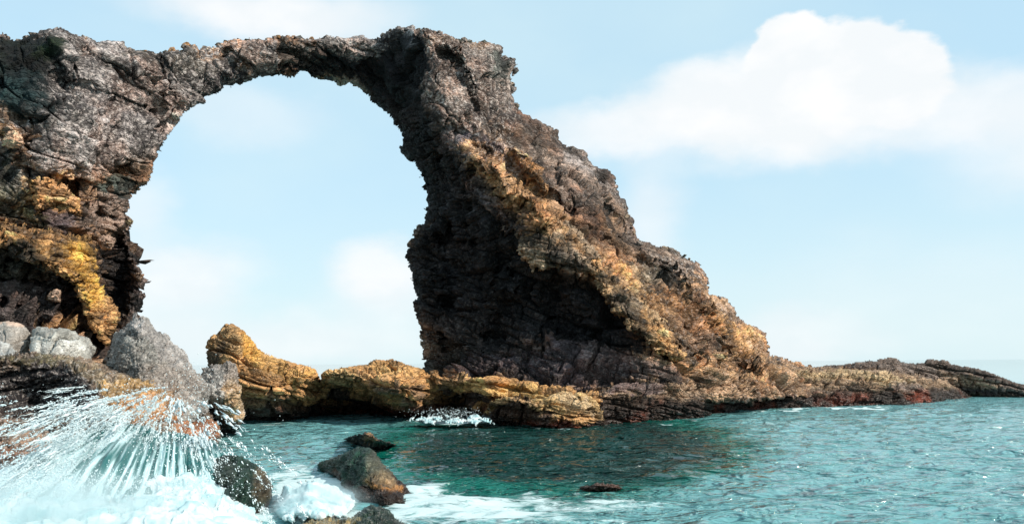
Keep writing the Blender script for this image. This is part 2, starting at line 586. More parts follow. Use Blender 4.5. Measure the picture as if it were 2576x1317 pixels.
def build_sea():
    fine = np.arange(-37, 37.01, .10)
    coarse = np.concatenate([np.arange(-180, -37, 4.0), fine, np.arange(37.3, 180, 4.0)])
    ang = np.radians(coarse)
    dy = np.arange(430, 1.2, -1.05)
    r = CAM_H * F_ / dy
    r = np.concatenate([np.geomspace(1.0, r[0] * .98, 34), r, np.geomspace(r[-1] * 1.1, 14000, 10)])
    A, Rr = np.meshgrid(ang, r)
    x = (Rr * np.sin(A)).ravel(); y = (Rr * np.cos(A)).ravel()
    n = len(x)
    rr = Rr.ravel()
    spacing = np.maximum(rr * rr / (CAM_H * F_) * 1.05, rr * .00175)
    z = np.zeros(n)
    g = np.random.default_rng(4)
    for k in range(46):                                    # directional wave trains
        lam = 10 ** g.uniform(-.4, .45)
        th = g.normal(R(84), R(24))
        a = .0085 * lam ** .7 * g.uniform(.5, 1.3)
        ph = g.uniform(0, 6.28)
        fade = np.clip(lam / spacing / 3 - .4, 0, 1)
        w = 2 * math.pi / lam * (x * math.cos(th) + y * math.sin(th)) + ph
        s = 1.6 * (1 - np.abs(np.sin(w * .5 + .5 * np.sin(w * .31 + ph)))) - .6
        z += a * fade * s
    p = np.stack([x / 1.7, y / .9, np.zeros(n)], 1)
    z += vnoise(p, 3) * .030 * np.clip(1.2 / spacing - .4, 0, 1) + vnoise(p * 2.3, 5) * .016 * np.clip(.5 / spacing - .4, 0, 1)
    near = np.clip(1.4 - rr / 20, 0, 1)
    z *= np.clip(1.5 - rr / 110, .03, 1)
    z += near * fbm(np.stack([x / 2.1, y / 1.6, np.zeros(n)], 1), 3, 8) * .16
    P = np.stack([x, y, z], 1)
    px, py = PX(np.stack([x, y, np.zeros(n)], 1))
    front = y > 2
    foam = np.zeros(n)
    wq = np.stack([x / 1.3, y / 1.3, np.zeros(n)], 1)
    wxp = px + fbm(wq, 4, 12) * 60; wyp = py + fbm(wq + 7, 4, 13) * 14
    for cx, cy, rx, ry, an, op in FOAM:
        ca, sa = math.cos(R(an)), math.sin(R(an))
        dx, dyy = wxp - cx, wyp - cy
        u = (dx * ca + dyy * sa) / rx; v = (-dx * sa + dyy * ca) / ry
        foam = np.maximum(foam, sstep(1.35, .35, np.sqrt(u * u + v * v)) * op)
    foam[~front] = 0
    # emerald shallows; the dark core paints the cove's reflection on the water
    em = sstep(1.3, .3, np.sqrt(((wxp - 1340) / 480) ** 2 + ((wyp - 1175) / 110) ** 2)) * .6
    em = np.maximum(em, sstep(1.25, .6, np.sqrt(((wxp - 1410) / 500) ** 2 + ((wyp - 1132) / 105) ** 2))) * front
    nr, na = A.shape
    idx = np.arange(n).reshape(nr, na)
    nxt = np.roll(idx, -1, 1)
    Q = np.stack([idx[:-1].ravel(), nxt[:-1].ravel(), nxt[1:].ravel(), idx[1:].ravel()], 1)
    me = quadmesh('sea', P, Q, None, True, {'foam': foam, 'emerald': em})
    m, nt, out = nt_new('sea_water')
    N, L = nt.nodes.new, nt.links.new
    def attr(nm):
        a = N('ShaderNodeAttribute'); a.attribute_name = nm; return a
    def mr(src, a, b, c, d, sm=False):
        q = N('ShaderNodeMapRange'); L(src, q.inputs[0])
        if sm: q.interpolation_type = 'SMOOTHSTEP'
        for k, v in zip((1, 2, 3, 4), (a, b, c, d)): q.inputs[k].default_value = v
        return q.outputs[0]
    geo = N('ShaderNodeNewGeometry')
    mp = N('ShaderNodeMapping'); mp.inputs['Scale'].default_value = (.55, 1.25, 1.0); L(geo.outputs['Position'], mp.inputs[0])
    wat = N('ShaderNodeBsdfPrincipled')
    wat.inputs['Roughness'].default_value = .07
    wat.inputs['IOR'].default_value = 1.42
    mc = N('ShaderNodeMix'); mc.data_type = 'RGBA'
    e0 = attr('emerald').outputs['Fac']
    L(mr(e0, 0, .5, 0, 1), mc.inputs[0])
    mc2 = N('ShaderNodeMix'); mc2.data_type = 'RGBA'; L(mr(e0, .55, .95, 0, 1), mc2.inputs[0]); L(mc.outputs[2], mc2.inputs[6]); mc2.inputs[7].default_value = (.0005, .030, .024, 1)  # darkest tone: reflection of the cove painted into the base colour
    mc.inputs[6].default_value = (.135, .325, .335, 1)
    mc.inputs[7].default_value = (.003, .115, .088, 1)
    L(mc2.outputs[2], wat.inputs['Base Color'])
    # crests: flat between, steep where a ripple stands up; calms with distance
    def ripple(sc, lo, hi, det):
        nb = N('ShaderNodeTexNoise'); nb.inputs['Scale'].default_value = sc; nb.inputs['Detail'].default_value = det
        nb.inputs['Roughness'].default_value = .55; nb.inputs['Distortion'].default_value = .5
        L(mp.outputs[0], nb.inputs['Vector'])
        return mr(nb.outputs[0], lo, hi, 0, 1, True)
    r1, r2, r3 = ripple(.95, .46, .68, 3), ripple(2.3, .47, .70, 3), ripple(6.0, .45, .72, 2)
    a1 = N('ShaderNodeMath'); a1.operation = 'MULTIPLY_ADD'; L(r2, a1.inputs[0]); a1.inputs[1].default_value = .42; L(r1, a1.inputs[2])
    a2 = N('ShaderNodeMath'); a2.operation = 'MULTIPLY_ADD'; L(r3, a2.inputs[0]); a2.inputs[1].default_value = .10; L(a1.outputs[0], a2.inputs[2])
    dl = N('ShaderNodeVectorMath'); dl.operation = 'LENGTH'; L(geo.outputs['Position'], dl.inputs[0])
    bp = N('ShaderNodeBump'); bp.inputs['Distance'].default_value = .33
    L(mr(dl.outputs['Value'], 45, 130, 1.0, .015), bp.inputs['Strength'])
    L(a2.outputs[0], bp.inputs['Height']); L(bp.outputs[0], wat.inputs['Normal'])
    fo = N('ShaderNodeBsdfPrincipled')
    fo.inputs['Base Color'].default_value = (.60, .72, .72, 1)
    fo.inputs['Roughness'].default_value = .8
    nf = N('ShaderNodeTexNoise'); nf.inputs['Scale'].default_value = 1.9; nf.inputs['Detail'].default_value = 12; nf.inputs['Roughness'].default_value = .74
    nf.inputs['Distortion'].default_value = 1.1
    L(mp.outputs[0], nf.inputs['Vector'])
    bf = N('ShaderNodeBump'); bf.inputs['Strength'].default_value = .5; bf.inputs['Distance'].default_value = .15
    L(nf.outputs[0], bf.inputs['Height']); L(bf.outputs[0], fo.inputs['Normal'])
    # foam covers where foam density beats the lacy noise
    sm = N('ShaderNodeMath'); sm.operation = 'ADD'
    L(attr('foam').outputs['Fac'], sm.inputs[0]); L(nf.outputs[0], sm.inputs[1])
    fm = mr(sm.outputs[0], .96, 1.14, 0, .95, True)
    mx = N('ShaderNodeMixShader'); L(fm, mx.inputs[0]); L(wat.outputs[0], mx.inputs[1]); L(fo.outputs[0], mx.inputs[2])
    L(mx.outputs[0], out.inputs[0])
    o = link('sea', me, m)
    tag(o, kind='structure')


build_sea()

# seabed under everything, so the rocks stand on something
me = bpy.data.meshes.new('seabed')
me.from_pydata([(-15000, -15000, -4), (15000, -15000, -4), (15000, 15000, -4), (-15000, 15000, -4)], [], [(0, 1, 2, 3)])
m, nt, out = nt_new('seabed_sand')
b_ = nt.nodes.new('ShaderNodeBsdfDiffuse'); b_.inputs[0].default_value = (.12, .13, .10, 1); nt.links.new(b_.outputs[0], out.inputs[0])
tag(link('seabed', me, m), kind='structure')

# ================================================================== THE ARCH
OUT = [(-160, 95), (-60, 85), (0, 80), (12, 78), (22, 95), (45, 100), (80, 88), (110, 80), (150, 76), (180, 86), (215, 96), (245, 106), (285, 108),
       (302, 102), (316, 116), (340, 124), (380, 131), (420, 131), (455, 126), (468, 112), (492, 112), (502, 126), (540, 116), (565, 101), (600, 96),
       (640, 99), (680, 93), (730, 89), (790, 91), (850, 96), (900, 96), (955, 93), (975, 80), (1000, 69), (1018, 76), (1050, 72), (1085, 71),
       (1120, 86), (1160, 99), (1200, 105), (1240, 109), (1262, 115), (1270, 132), (1264, 145), (1292, 148), (1303, 160), (1290, 185),
       (1290, 215), (1293, 255), (1310, 275), (1335, 300), (1370, 311), (1397, 325), (1415, 363), (1440, 376), (1470, 383), (1478, 405),
       (1500, 420), (1530, 425), (1545, 450), (1555, 485), (1568, 510), (1580, 535), (1598, 575), (1602, 600), (1640, 612), (1690, 625),
       (1740, 650), (1762, 665), (1780, 690), (1788, 738), (1830, 750), (1855, 790), (1875, 815), (1907, 820), (1928, 835), (1932, 870),
       (1932, 886), (1962, 898), (2000, 906), (2040, 916), (2070, 935), (2080, 1000), (1900, 1010), (1700, 1010), (1500, 1005), (1200, 1000), (1075, 985),
       (1063, 930), (1060, 890), (1058, 850), (1052, 800), (1044, 760), (1040, 705), (1024, 668), (1018, 648), (1031, 640), (1034, 605), (1040, 577),
       (1056, 563), (1070, 545), (1072, 500), (1065, 468), (1050, 430), (1030, 405), (1010, 375), (1006, 332), (985, 300), (950, 265),
       (915, 234), (880, 211), (830, 205), (782, 202), (771, 190), (753, 185), (741, 199), (700, 193), (660, 196), (620, 209), (580, 223),
       (530, 241), (500, 259), (470, 281), (436, 320), (410, 370), (392, 410), (386, 438), (372, 466), (346, 475), (326, 508), (318, 540),
       (333, 552), (326, 575), (318, 600), (336, 640), (350, 668), (363, 700), (352, 735), (345, 762), (352, 800), (362, 850), (370, 1000), (-160, 1000)]
CT = [(-160, 100, 34), (-160, 500, 33.5), (-160, 950, 33),
      (0, 90, 37), (0, 300, 36.2), (0, 450, 36), (0, 620, 36), (0, 800, 34.5), (0, 950, 33.5),
      (130, 100, 37.5), (110, 250, 36.2), (140, 420, 37.2), (130, 560, 36.8), (120, 740, 36.6), (120, 900, 34.5),
      (230, 120, 39.5), (240, 250, 38.6), (240, 400, 39.0), (230, 520, 39.4), (230, 700, 38.5),
      (290, 640, 41.5), (290, 720, 41.8), (335, 560, 41), (340, 680, 40.6), (345, 780, 40.6), (300, 900, 39.5), (360, 950, 40.5),
      (360, 150, 42.0), (350, 280, 41.6), (370, 380, 42.2), (320, 460, 41.8),
      (480, 150, 44.0), (470, 240, 44.0), (600, 120, 45.4), (600, 190, 45.6), (720, 110, 46.6), (720, 180, 47.2), (820, 110, 47.6), (820, 165, 49.2),
      (880, 190, 50.5), (930, 110, 49.0), (950, 200, 51), (985, 110, 49.0), (985, 260, 51),
      (1045, 90, 45.6), (1070, 200, 45.2), (1020, 180, 48), (1010, 340, 50), (1050, 330, 48), (1110, 300, 44.8), (1160, 380, 44.2),
      (1130, 130, 46.0), (1200, 200, 46.6), (1270, 160, 49.0), (1280, 240, 49.5), (1220, 300, 46.4), (1320, 330, 48.5), (1400, 370, 50.5),
      (1060, 480, 50), (1100, 440, 47.6), (1060, 560, 49.8), (1035, 640, 49.6), (1045, 760, 49.2), (1065, 880, 47.8), (1080, 970, 46.6),
      (1140, 560, 47.8), (1140, 700, 47.6), (1140, 850, 46.4), (1150, 960, 44.8),
      (1200, 470, 43.8), (1230, 600, 45.6), (1260, 720, 45.8), (1280, 850, 44.8), (1280, 960, 43.2),
      (1300, 470, 43.6), (1310, 560, 42.4), (1400, 560, 42.6), (1420, 660, 42.0), (1340, 690, 44.6), (1400, 780, 44.6), (1400, 880, 43.6), (1420, 960, 42.2),
      (1500, 500, 47), (1560, 560, 49.5), (1500, 620, 44.2), (1560, 730, 42.8), (1500, 800, 44.6), (1560, 880, 43.8), (1560, 960, 42.4),
      (1640, 820, 42.8), (1680, 900, 42.4), (1700, 960, 42.6), (1640, 660, 47.5), (1700, 760, 46.5), (1770, 720, 50.5), (1800, 830, 48), (1780, 920, 45.5),
      (1850, 850, 51), (1920, 860, 54), (1900, 930, 49.5), (2000, 930, 53), (2060, 950, 55), (1900, 990, 47)]


def w_strat(P, px, py):
    """1 where the rock is bedded and blocky, 0 where it is lumpy tuff"""
    left = sstep(430, 500, py + .25 * (px - 100)) * (px < 700)
    right = sstep(-60, 60, py - (300 + (px - 1060) * .62)) * (px >= 700)
    return np.maximum(left, right).astype(np.float32)


def w_rub(P, px, py):
    return 1 - w_strat(P, px, py) * .93


ARCH_BLOBS = [
    # left pillar; recess and lower blocks carry painted shade
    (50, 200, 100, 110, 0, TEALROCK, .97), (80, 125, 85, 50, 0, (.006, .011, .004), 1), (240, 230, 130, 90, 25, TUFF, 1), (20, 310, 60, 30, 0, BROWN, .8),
    (330, 300, 120, 60, 20, TUFFD, .45), (30, 350, 38, 36, 0, ORANGE, .8), (65, 390, 26, 20, 0, ORANGE, .6), (30, 480, 60, 80, 0, (.05, .055, .03), .8),
    (140, 500, 70, 60, 15, ORANGE, .85), (150, 470, 70, 22, 10, GOLDL, .7), (140, 555, 60, 22, 25, (.03, .03, .05), .8), (90, 550, 30, 25, 0, OLIVE, .8),
    (270, 560, 80, 80, 0, (.17, .12, .10), .8), (265, 615, 60, 26, 15, ORANGE, .5),
    (310, 470, 50, 26, 0, (.015, .05, .05), .8), (295, 700, 50, 100, 0, SHADE_BLACK, .97), (340, 700, 22, 120, 0, (.12, .085, .075), .9),
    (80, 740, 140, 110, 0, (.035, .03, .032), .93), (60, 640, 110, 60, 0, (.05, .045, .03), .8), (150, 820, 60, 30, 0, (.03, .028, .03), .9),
    (110, 690, 40, 22, 0, BROWN, .6), (140, 820, 50, 12, 20, ORANGE, .8), (300, 880, 80, 80, 0, SHADE_BLACK, .9),
    # span, shade painted dark along its underside
    (560, 118, 60, 10, -12, ORANGE, .6), (740, 98, 110, 9, 0, ORANGE, .6), (700, 150, 200, 40, 0, (.13, .105, .09), .7), (620, 180, 14, 18, 0, ORANGE, .5), (470, 125, 22, 18, 0, ORANGE, .9),
    (850, 178, 120, 30, 8, SHADE_BLACK, .95), (960, 200, 70, 60, 30, SHADE_BLACK, .95), (560, 190, 60, 30, -20, TUFFD, .6),
    # right tower, flank turned from the sun has its shade painted in
    (1010, 150, 60, 80, 10, SHADE_BLACK, .97), (1010, 290, 75, 80, 35, SHADE_BLACK, .97), (1080, 400, 70, 110, 10, SHADE_BLACK, .95), (1150, 350, 60, 30, 20, TUFFD, .8),
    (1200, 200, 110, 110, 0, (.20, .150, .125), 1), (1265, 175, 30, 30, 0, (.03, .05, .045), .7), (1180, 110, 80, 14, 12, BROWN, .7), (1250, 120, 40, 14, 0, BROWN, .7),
    (1220, 380, 70, 30, 0, (.03, .025, .045), .6), (1270, 330, 60, 30, 25, GOLDL, .35),
    (1400, 400, 130, 60, 42, (.10, .072, .055), .85), (1530, 500, 130, 40, 55, (.09, .065, .052), .85), (1700, 640, 90, 24, 30, (.10, .07, .05), .8), (450, 200, 90, 60, 30, (.15, .125, .115), .7), (330, 200, 90, 40, 25, (.13, .11, .10), .7), (400, 140, 120, 20, 10, (.12, .10, .08), .8),
    # flank diagonal ribs
    (1280, 470, 120, 60, 38, ORANGE, .6), (1240, 430, 100, 16, 35, GOLDL, .7), (1400, 520, 90, 30, 42, ORANGE, .6), (1460, 480, 60, 90, -35, (.24, .20, .185), .8),
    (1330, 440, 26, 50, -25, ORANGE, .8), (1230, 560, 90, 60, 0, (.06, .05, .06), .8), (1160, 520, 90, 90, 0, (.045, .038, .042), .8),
    # cove under the rib, its shade put into the colour
    (1130, 640, 110, 150, 0, SHADE_BLACK, .97), (1240, 620, 70, 50, 0, SHADE_BLACK, .9), (1260, 750, 230, 130, 0, SHADE_BLACK, .98), (1120, 480, 70, 80, 0, SHADE_BLACK, .85), (1430, 800, 200, 85, 10, SHADE_BLACK, .98), (1560, 850, 80, 60, 0, SHADE_BLACK, .9),
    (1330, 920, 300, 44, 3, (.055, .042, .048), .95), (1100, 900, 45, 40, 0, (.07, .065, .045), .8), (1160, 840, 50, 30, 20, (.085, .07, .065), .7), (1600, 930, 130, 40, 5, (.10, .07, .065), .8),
    # gold slope
    (1420, 600, 120, 50, 25, GOLDL, .7), (1560, 680, 100, 50, 40, (.33, .185, .085), .7), (1560, 600, 70, 24, 40, GOLDL, .6), (1480, 520, 150, 60, 45, (.22, .13, .08), .6), (1660, 770, 130, 46, 42, ORANGE, .8),
    (1700, 680, 70, 40, 30, (.16, .11, .08), .8), (1640, 690, 60, 30, 30, (.07, .06, .04), .7), (1760, 760, 60, 70, 30, GOLDL, .8), (1850, 850, 90, 36, 15, GOLD, .8),
    (1750, 860, 70, 36, 30, (.13, .09, .06), .7), (1820, 930, 140, 28, 8, GOLDL, .8), (1690, 860, 40, 60, -15, BROWN, .6), (1980, 930, 80, 20, 8, GOLDL, .7)]


def arch_colour(P, px, py, tint):
    ws = w_strat(P, px, py)
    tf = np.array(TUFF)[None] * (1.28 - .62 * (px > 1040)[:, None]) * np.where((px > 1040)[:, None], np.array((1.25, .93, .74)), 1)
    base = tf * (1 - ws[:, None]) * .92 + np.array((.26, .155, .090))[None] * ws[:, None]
    C = paint(px, py, (1, 1, 1), [])
    C = base.astype(np.float32)
    n = len(px)
    q = np.stack([px / 60, py / 60, np.zeros(n)], 1)
    wx = fbm(q, 4, 3, .6) * 36 + tint * 22; wy = fbm(q, 4, 12, .6) * 36 + tint * 16
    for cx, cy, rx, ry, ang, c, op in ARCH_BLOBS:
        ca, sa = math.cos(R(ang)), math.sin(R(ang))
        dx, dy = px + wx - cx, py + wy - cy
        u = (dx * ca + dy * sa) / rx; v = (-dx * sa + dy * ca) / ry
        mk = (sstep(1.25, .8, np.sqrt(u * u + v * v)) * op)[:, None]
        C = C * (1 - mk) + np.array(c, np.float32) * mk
    v = fbm(P / 1.7, 3, 91, .5)[:, None]; v2 = sstep(-.1, .35, fbm(P / 2.2 + 5, 4, 92, .6))[:, None] * .55
    C = C * (1 - v2) + C * np.array((1.15, .80, .62)) * v2
    C = C * np.clip(1 + 1.3 * v, .35, 1.6)
    lum = C.mean(1)
    speck = np.clip(.22 + .48 * (1 - ws), 0, .95) * sstep(.02, .12, lum) + .1 * ws
    speck = speck * (1 - .65 * sstep(-60, 40, py - (px - 1303) * .95 - 262) * (px > 1300) * (py < 640))
    return finish_colour(C, P, tint, speck, 1, tide=.9, tv=.75)


CREASES = [([(150, 190), (260, 235), (360, 290), (470, 330)], 16, .8), ([(210, 140), (330, 210), (450, 270)], 14, .6), ([(60, 430), (200, 480), (270, 560)], 14, .6),
           ([(1130, 140), (1165, 210), (1195, 270)], 12, 1.0), ([(1150, 330), (1215, 385), (1270, 400)], 22, 1.3), ([(1180, 430), (1260, 500), (1310, 560)], 15, .9),
           ([(1100, 420), (1170, 500), (1190, 620)], 16, .7), ([(1290, 400), (1350, 470), (1440, 540)], 14, .9), ([(1400, 430), (1440, 520), (1540, 620)], 15, .9),
           ([(1200, 405), (1290, 470), (1380, 560)], 13, -.7), ([(1330, 400), (1400, 480), (1480, 560)], 13, -.7), ([(1500, 450), (1540, 540), (1600, 640)], 15, .8),
           ([(1600, 640), (1680, 720), (1740, 800)], 16, .9), ([(1640, 620), (1740, 720), (1800, 800)], 12, -.6), ([(1740, 760), (1800, 850), (1850, 920)], 13, .8),
           ([(1700, 860), (1760, 900), (1900, 940)], 12, .6), ([(300, 600), (310, 680), (290, 790)], 22, 1.4), ([(380, 130), (420, 200), (400, 300)], 14, .5),
           ([(560, 130), (600, 170), (580, 215)], 12, .5), ([(700, 100), (740, 150), (720, 190)], 10, .4), ([(0, 690), (100, 720), (180, 800)], 16, .8), ([(20, 760), (120, 800), (230, 850)], 14, .8),
           ([(90, 300), (60, 420), (90, 520)], 14, .6), ([(1120, 600), (1130, 720), (1120, 860)], 20, .9), ([(1260, 640), (1280, 740), (1240, 840)], 18, .8), ([(1400, 700), (1380, 790), (1440, 870)], 18, .8)]


def creases(x, y):
    q = np.stack([x / 40, y / 40, np.zeros(len(x))], 1)
    xx = x + fbm(q, 3, 71) * 18; yy = y + fbm(q, 3, 72) * 18
    o = np.zeros(len(x))
    for pl, w, a in CREASES:
        d2 = np.full(len(x), 1e9)
        for (x0, y0), (x1, y1) in zip(pl, pl[1:]):
            ex, ey = x1 - x0, y1 - y0
            t = np.clip(((xx - x0) * ex + (yy - y0) * ey) / (ex * ex + ey * ey), 0, 1)
            d2 = np.minimum(d2, (xx - x0 - t * ex) ** 2 + (yy - y0 - t * ey) ** 2)
        o += a * np.exp(-d2 / (w * w))
    return o


arch = body(OUT, CT, extra_depth=creases, damp_px=46, step=2.0, rnd=48, rnd_m=1.3, thick=6.5, edge=5, edge_s=15, back_rnd=90, seed=2,
            disp=[rough(3.6, .55, 2, 11),
                  strata(16, size=3.0, thick=1.15, amp=.70, crack=.60, seed=21, warp=.5, w=w_strat, cw=.13, tilt=1.1),
                  strata(16, size=1.2, thick=.42, amp=.26, crack=.34, seed=22, warp=.5, w=w_strat, cw=.07, tilt=1.2),
                  strata(32, size=2.4, thick=1.4, amp=.55, crack=.40, seed=28, warp=.6, w=w_rub, cw=.09, tilt=1.1),
                  rubble(.95, .26, 31, w_rub), rubble(.42, .18, 32, w_rub),
                  strata(12, size=.5, thick=.19, amp=.07, crack=.07, seed=24, warp=.3, w=w_strat, cw=.035, tilt=1.0),
                  rubble(.17, .065, 34, w_rub)],
            colour=arch_colour)
root = empty('rock_arch', (6, 44, 0))
tag(root, 'huge natural sea arch of grey, ochre and shade-blackened rock with a broad sloping buttress', 'rock arch')
qx = arch['px'][arch['Q']].mean(1)
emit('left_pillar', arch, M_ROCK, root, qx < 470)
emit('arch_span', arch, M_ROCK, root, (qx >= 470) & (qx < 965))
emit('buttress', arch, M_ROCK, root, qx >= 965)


# outcrops that stand proud of the arch faces (parts of it)
def outcrop(name, poly, depth, cols, parent, rnd=26, rnd_m=1.2, thick=2.5, edge=9, seed=5, speck=.15, label=None, sc=1.0, step=2.0, dip=12, base=None, tide=0):
    def colf(P, px, py, tint):
        C = paint(px, py, base or cols[0][5], cols, seed)
        C = C * np.clip(1 + 1.6 * fbm(P / 1.1, 3, seed + 77)[:, None], .28, 1.3)
        return finish_colour(C, P, tint, np.full(len(P), speck), seed, tide=tide, tv=1.0)
    b = body(poly, depth, step=step, rnd=rnd, rnd_m=rnd_m, thick=thick, edge=edge, edge_s=16, seed=seed,
             disp=[rough(2.2 * sc, .25 * sc, 3, seed + 1),
                   strata(dip, size=1.5 * sc, thick=.5 * sc, amp=.30 * sc, crack=.30 * sc, seed=seed + 2, warp=.6, cw=.09),
                   strata(dip, size=.6 * sc, thick=.22 * sc, amp=.14 * sc, crack=.16 * sc, seed=seed + 3, warp=.6, cw=.05),
                   rubble(.22 * sc, .035 * sc, seed + 4)], colour=colf)
    o = emit(name, b, M_ROCK, parent)
    if label: o['label'] = label
    return o


outcrop('outcrop', [(-40, 548), (20, 552), (60, 562), (150, 576), (226, 590), (250, 622), (246, 662), (258, 702), (272, 738), (292, 758), (304, 792), (296, 834),
                    (268, 872), (240, 840), (218, 808), (196, 758), (168, 712), (130, 684), (80, 668), (30, 640), (-40, 612)],
        [(-40, 570, 34.2), (60, 600, 34.6), (150, 610, 35.6), (230, 630, 37.0), (180, 670, 35.8), (240, 740, 36.4), (270, 790, 36.8), (262, 850, 36.4)],
        [(100, 600, 200, 60, 10, GOLD, 1), (60, 585, 90, 16, 8, ORANGE, .6), (50, 630, 50, 16, 20, (.07, .05, .03), .85), (190, 625, 30, 12, 20, (.16, .09, .045), .8), (215, 760, 20, 12, 30, (.10, .06, .035), .85), (262, 800, 16, 10, 20, (.12, .07, .04), .8), (160, 610, 18, 10, 0, (.22, .12, .06), .7), (130, 635, 60, 20, 0, OLIVE, .35), (225, 680, 50, 90, -20, (.52, .275, .06), 1)],
        root, rnd=30, rnd_m=1.3, thick=3, edge=6, seed=41, label='bright golden ochre rib running down the left pillar', base=GOLD)
outcrop('outcrop', [(75, 455), (120, 440), (170, 470), (205, 500), (212, 545), (180, 540), (150, 520), (120, 530), (85, 540)],
        [(80, 480, 35.6), (150, 480, 36.6), (200, 520, 37.8), (100, 530, 35.8)], [(140, 490, 90, 60, 0, ORANGE, 1), (140, 470, 60, 16, 20, GOLDL, .7)],
        root, rnd=22, rnd_m=.9, thick=2, seed=46, base=ORANGE)
outcrop('outcrop', [(1296, 575), (1330, 550), (1375, 540), (1430, 560), (1490, 610), (1520, 650), (1510, 690), (1470, 690), (1440, 665), (1390, 672), (1340, 690), (1304, 645)],
        [(1310, 600, 42.0), (1400, 570, 42.2), (1490, 640, 42.4), (1400, 650, 41.3), (1330, 660, 41.6)], [(1400, 610, 120, 80, 0, (.27, .185, .12), 1), (1370, 558, 60, 16, 10, GOLDL, .9), (1450, 600, 60, 12, 45, GOLDL, .9), (1420, 650, 40, 26, 0, (.10, .075, .06), .8)],
        root, rnd=40, rnd_m=1.5, thick=2.4, seed=51, base=(.30, .20, .12))
outcrop('outcrop', [(1490, 640), (1545, 670), (1600, 710), (1640, 770), (1700, 830), (1725, 890), (1700, 920), (1650, 885), (1600, 850), (1560, 800), (1525, 760), (1490, 700)],
        [(1500, 680, 41.8), (1570, 720, 42.0), (1630, 790, 42.0), (1700, 890, 41.8), (1590, 790, 41.4)], [(1590, 760, 160, 120, 0, (.34, .21, .11), 1), (1560, 700, 60, 16, 40, GOLDL, .9), (1580, 770, 60, 26, 40, (.10, .075, .055), .8), (1660, 840, 60, 14, 50, GOLD, .9)],
        root, rnd=34, rnd_m=1.4, thick=2.2, seed=61, base=ORANGE)
# rounded knobs weathering out of the left pillar
for k, (kx, ky, kr, kd, kc) in enumerate([(33, 352, 30, 34.9, (.46, .27, .17)), (66, 392, 18, 35.4, (.42, .24, .15)), (20, 325, 16, 35.2, (.25, .17, .12)), (268, 610, 26, 38.6, (.34, .22, .16)),
                                         (325, 560, 12, 40.4, (.24, .18, .10)), (140, 745, 22, 35.6, (.30, .19, .13)), (120, 790, 18, 35.4, (.10, .07, .06))]):
    th = np.linspace(0, 2 * math.pi, 12, endpoint=False)
    pl = [(kx + kr * math.cos(a) * (1 + .15 * math.sin(3 * a + k)), ky + kr * .85 * math.sin(a)) for a in th]
    outcrop('knob', pl, [(kx, ky, kd)], [(kx, ky, 99, 99, 0, kc, 1)], root, rnd=kr, rnd_m=kr * .018, thick=1.2, edge=2, seed=70 + k * 3, sc=.4, base=kc)


# ------------------------------------------------------------------ loose stones and clumps on the crest: parts of the arch
def stone_mesh(seed, col):
    import bmesh
    r = random.Random(seed)
    bm = bmesh.new()
    for _ in range(13):
        v = Vector((r.gauss(0, 1), r.gauss(0, 1), r.gauss(0, 1))).normalized()
        v = Vector((v.x * r.uniform(.8, 1.1), v.y * r.uniform(.8, 1.1), v.z * r.uniform(.6, .95)))
        bm.verts.new(v)
    bmesh.ops.convex_hull(bm, input=bm.verts)
    for v in [v for v in bm.verts if not v.link_faces]: bm.verts.remove(v)
    me = bpy.data.meshes.new('stone')
    bm.to_mesh(me); bm.free()
    a = me.color_attributes.new('Col', 'FLOAT_COLOR', 'POINT')
    a.data.foreach_set('color', np.tile(np.array(list(col) + [.35], np.float32), len(me.vertices)))
    me.materials.append(M_ROCK)
    return me


STONES = [stone_mesh(s, c) for s, c in enumerate([TUFF, (.22, .18, .15), (.08, .07, .06), ORANGE, (.30, .24, .20), (.06, .06, .035), (.36, .25, .16), (.14, .12, .11)])]


def stones_along(path, n, size, depthfun, parent, pal, jy=4, seed=0):
    r = random.Random(seed)
    path = [np.array(p, float) for p in path]
    seg = [np.linalg.norm(b - a) for a, b in zip(path, path[1:])]
    tot = sum(seg)
    for _ in range(n):
        t = r.uniform(0, tot); k = 0
        while k < len(seg) - 1 and t > seg[k]: t -= seg[k]; k += 1
        p = path[k] + (path[k + 1] - path[k]) * (t / seg[k])
        px, py = p[0] + r.uniform(-3, 3) - (5 if p[0] > 1300 else 0), p[1] + r.uniform(1, jy)
        s = size * r.choice((.55, .7, .85, 1.0, 1.35))
        loc = U(px, py, depthfun(px, py) + r.uniform(-.2, .5))
        o = bpy.data.objects.new('stone', STONES[r.choice(pal)])
        COL.objects.link(o)
        o.parent = parent
        o.location = Vector(loc) - parent.location
        o.scale = (s, s, s * r.uniform(.7, 1.1))
        o.rotation_euler = (r.uniform(-.5, .5), r.uniform(-.5, .5), r.uniform(0, 6.3))


def arch_depth(px, py):
    return float(tps(CT, np.array([px]), np.array([py]))[0]) + 1.2


i0 = OUT.index((0, 80)); i1 = OUT.index((2040, 916))
stones_along(OUT[i0:OUT.index((955, 93))], 95, .24, arch_depth, root, (0, 1, 2, 3, 4, 5, 7), 12, 1)
stones_along(OUT[OUT.index((955, 93)):OUT.index((1303, 160)) + 1], 45, .22, arch_depth, root, (1, 2, 5, 7, 4), 10, 2)
stones_along(OUT[OUT.index((1303, 160)):i1], 100, .22, arch_depth, root, (0, 1, 4, 6, 7, 5), 12, 3)

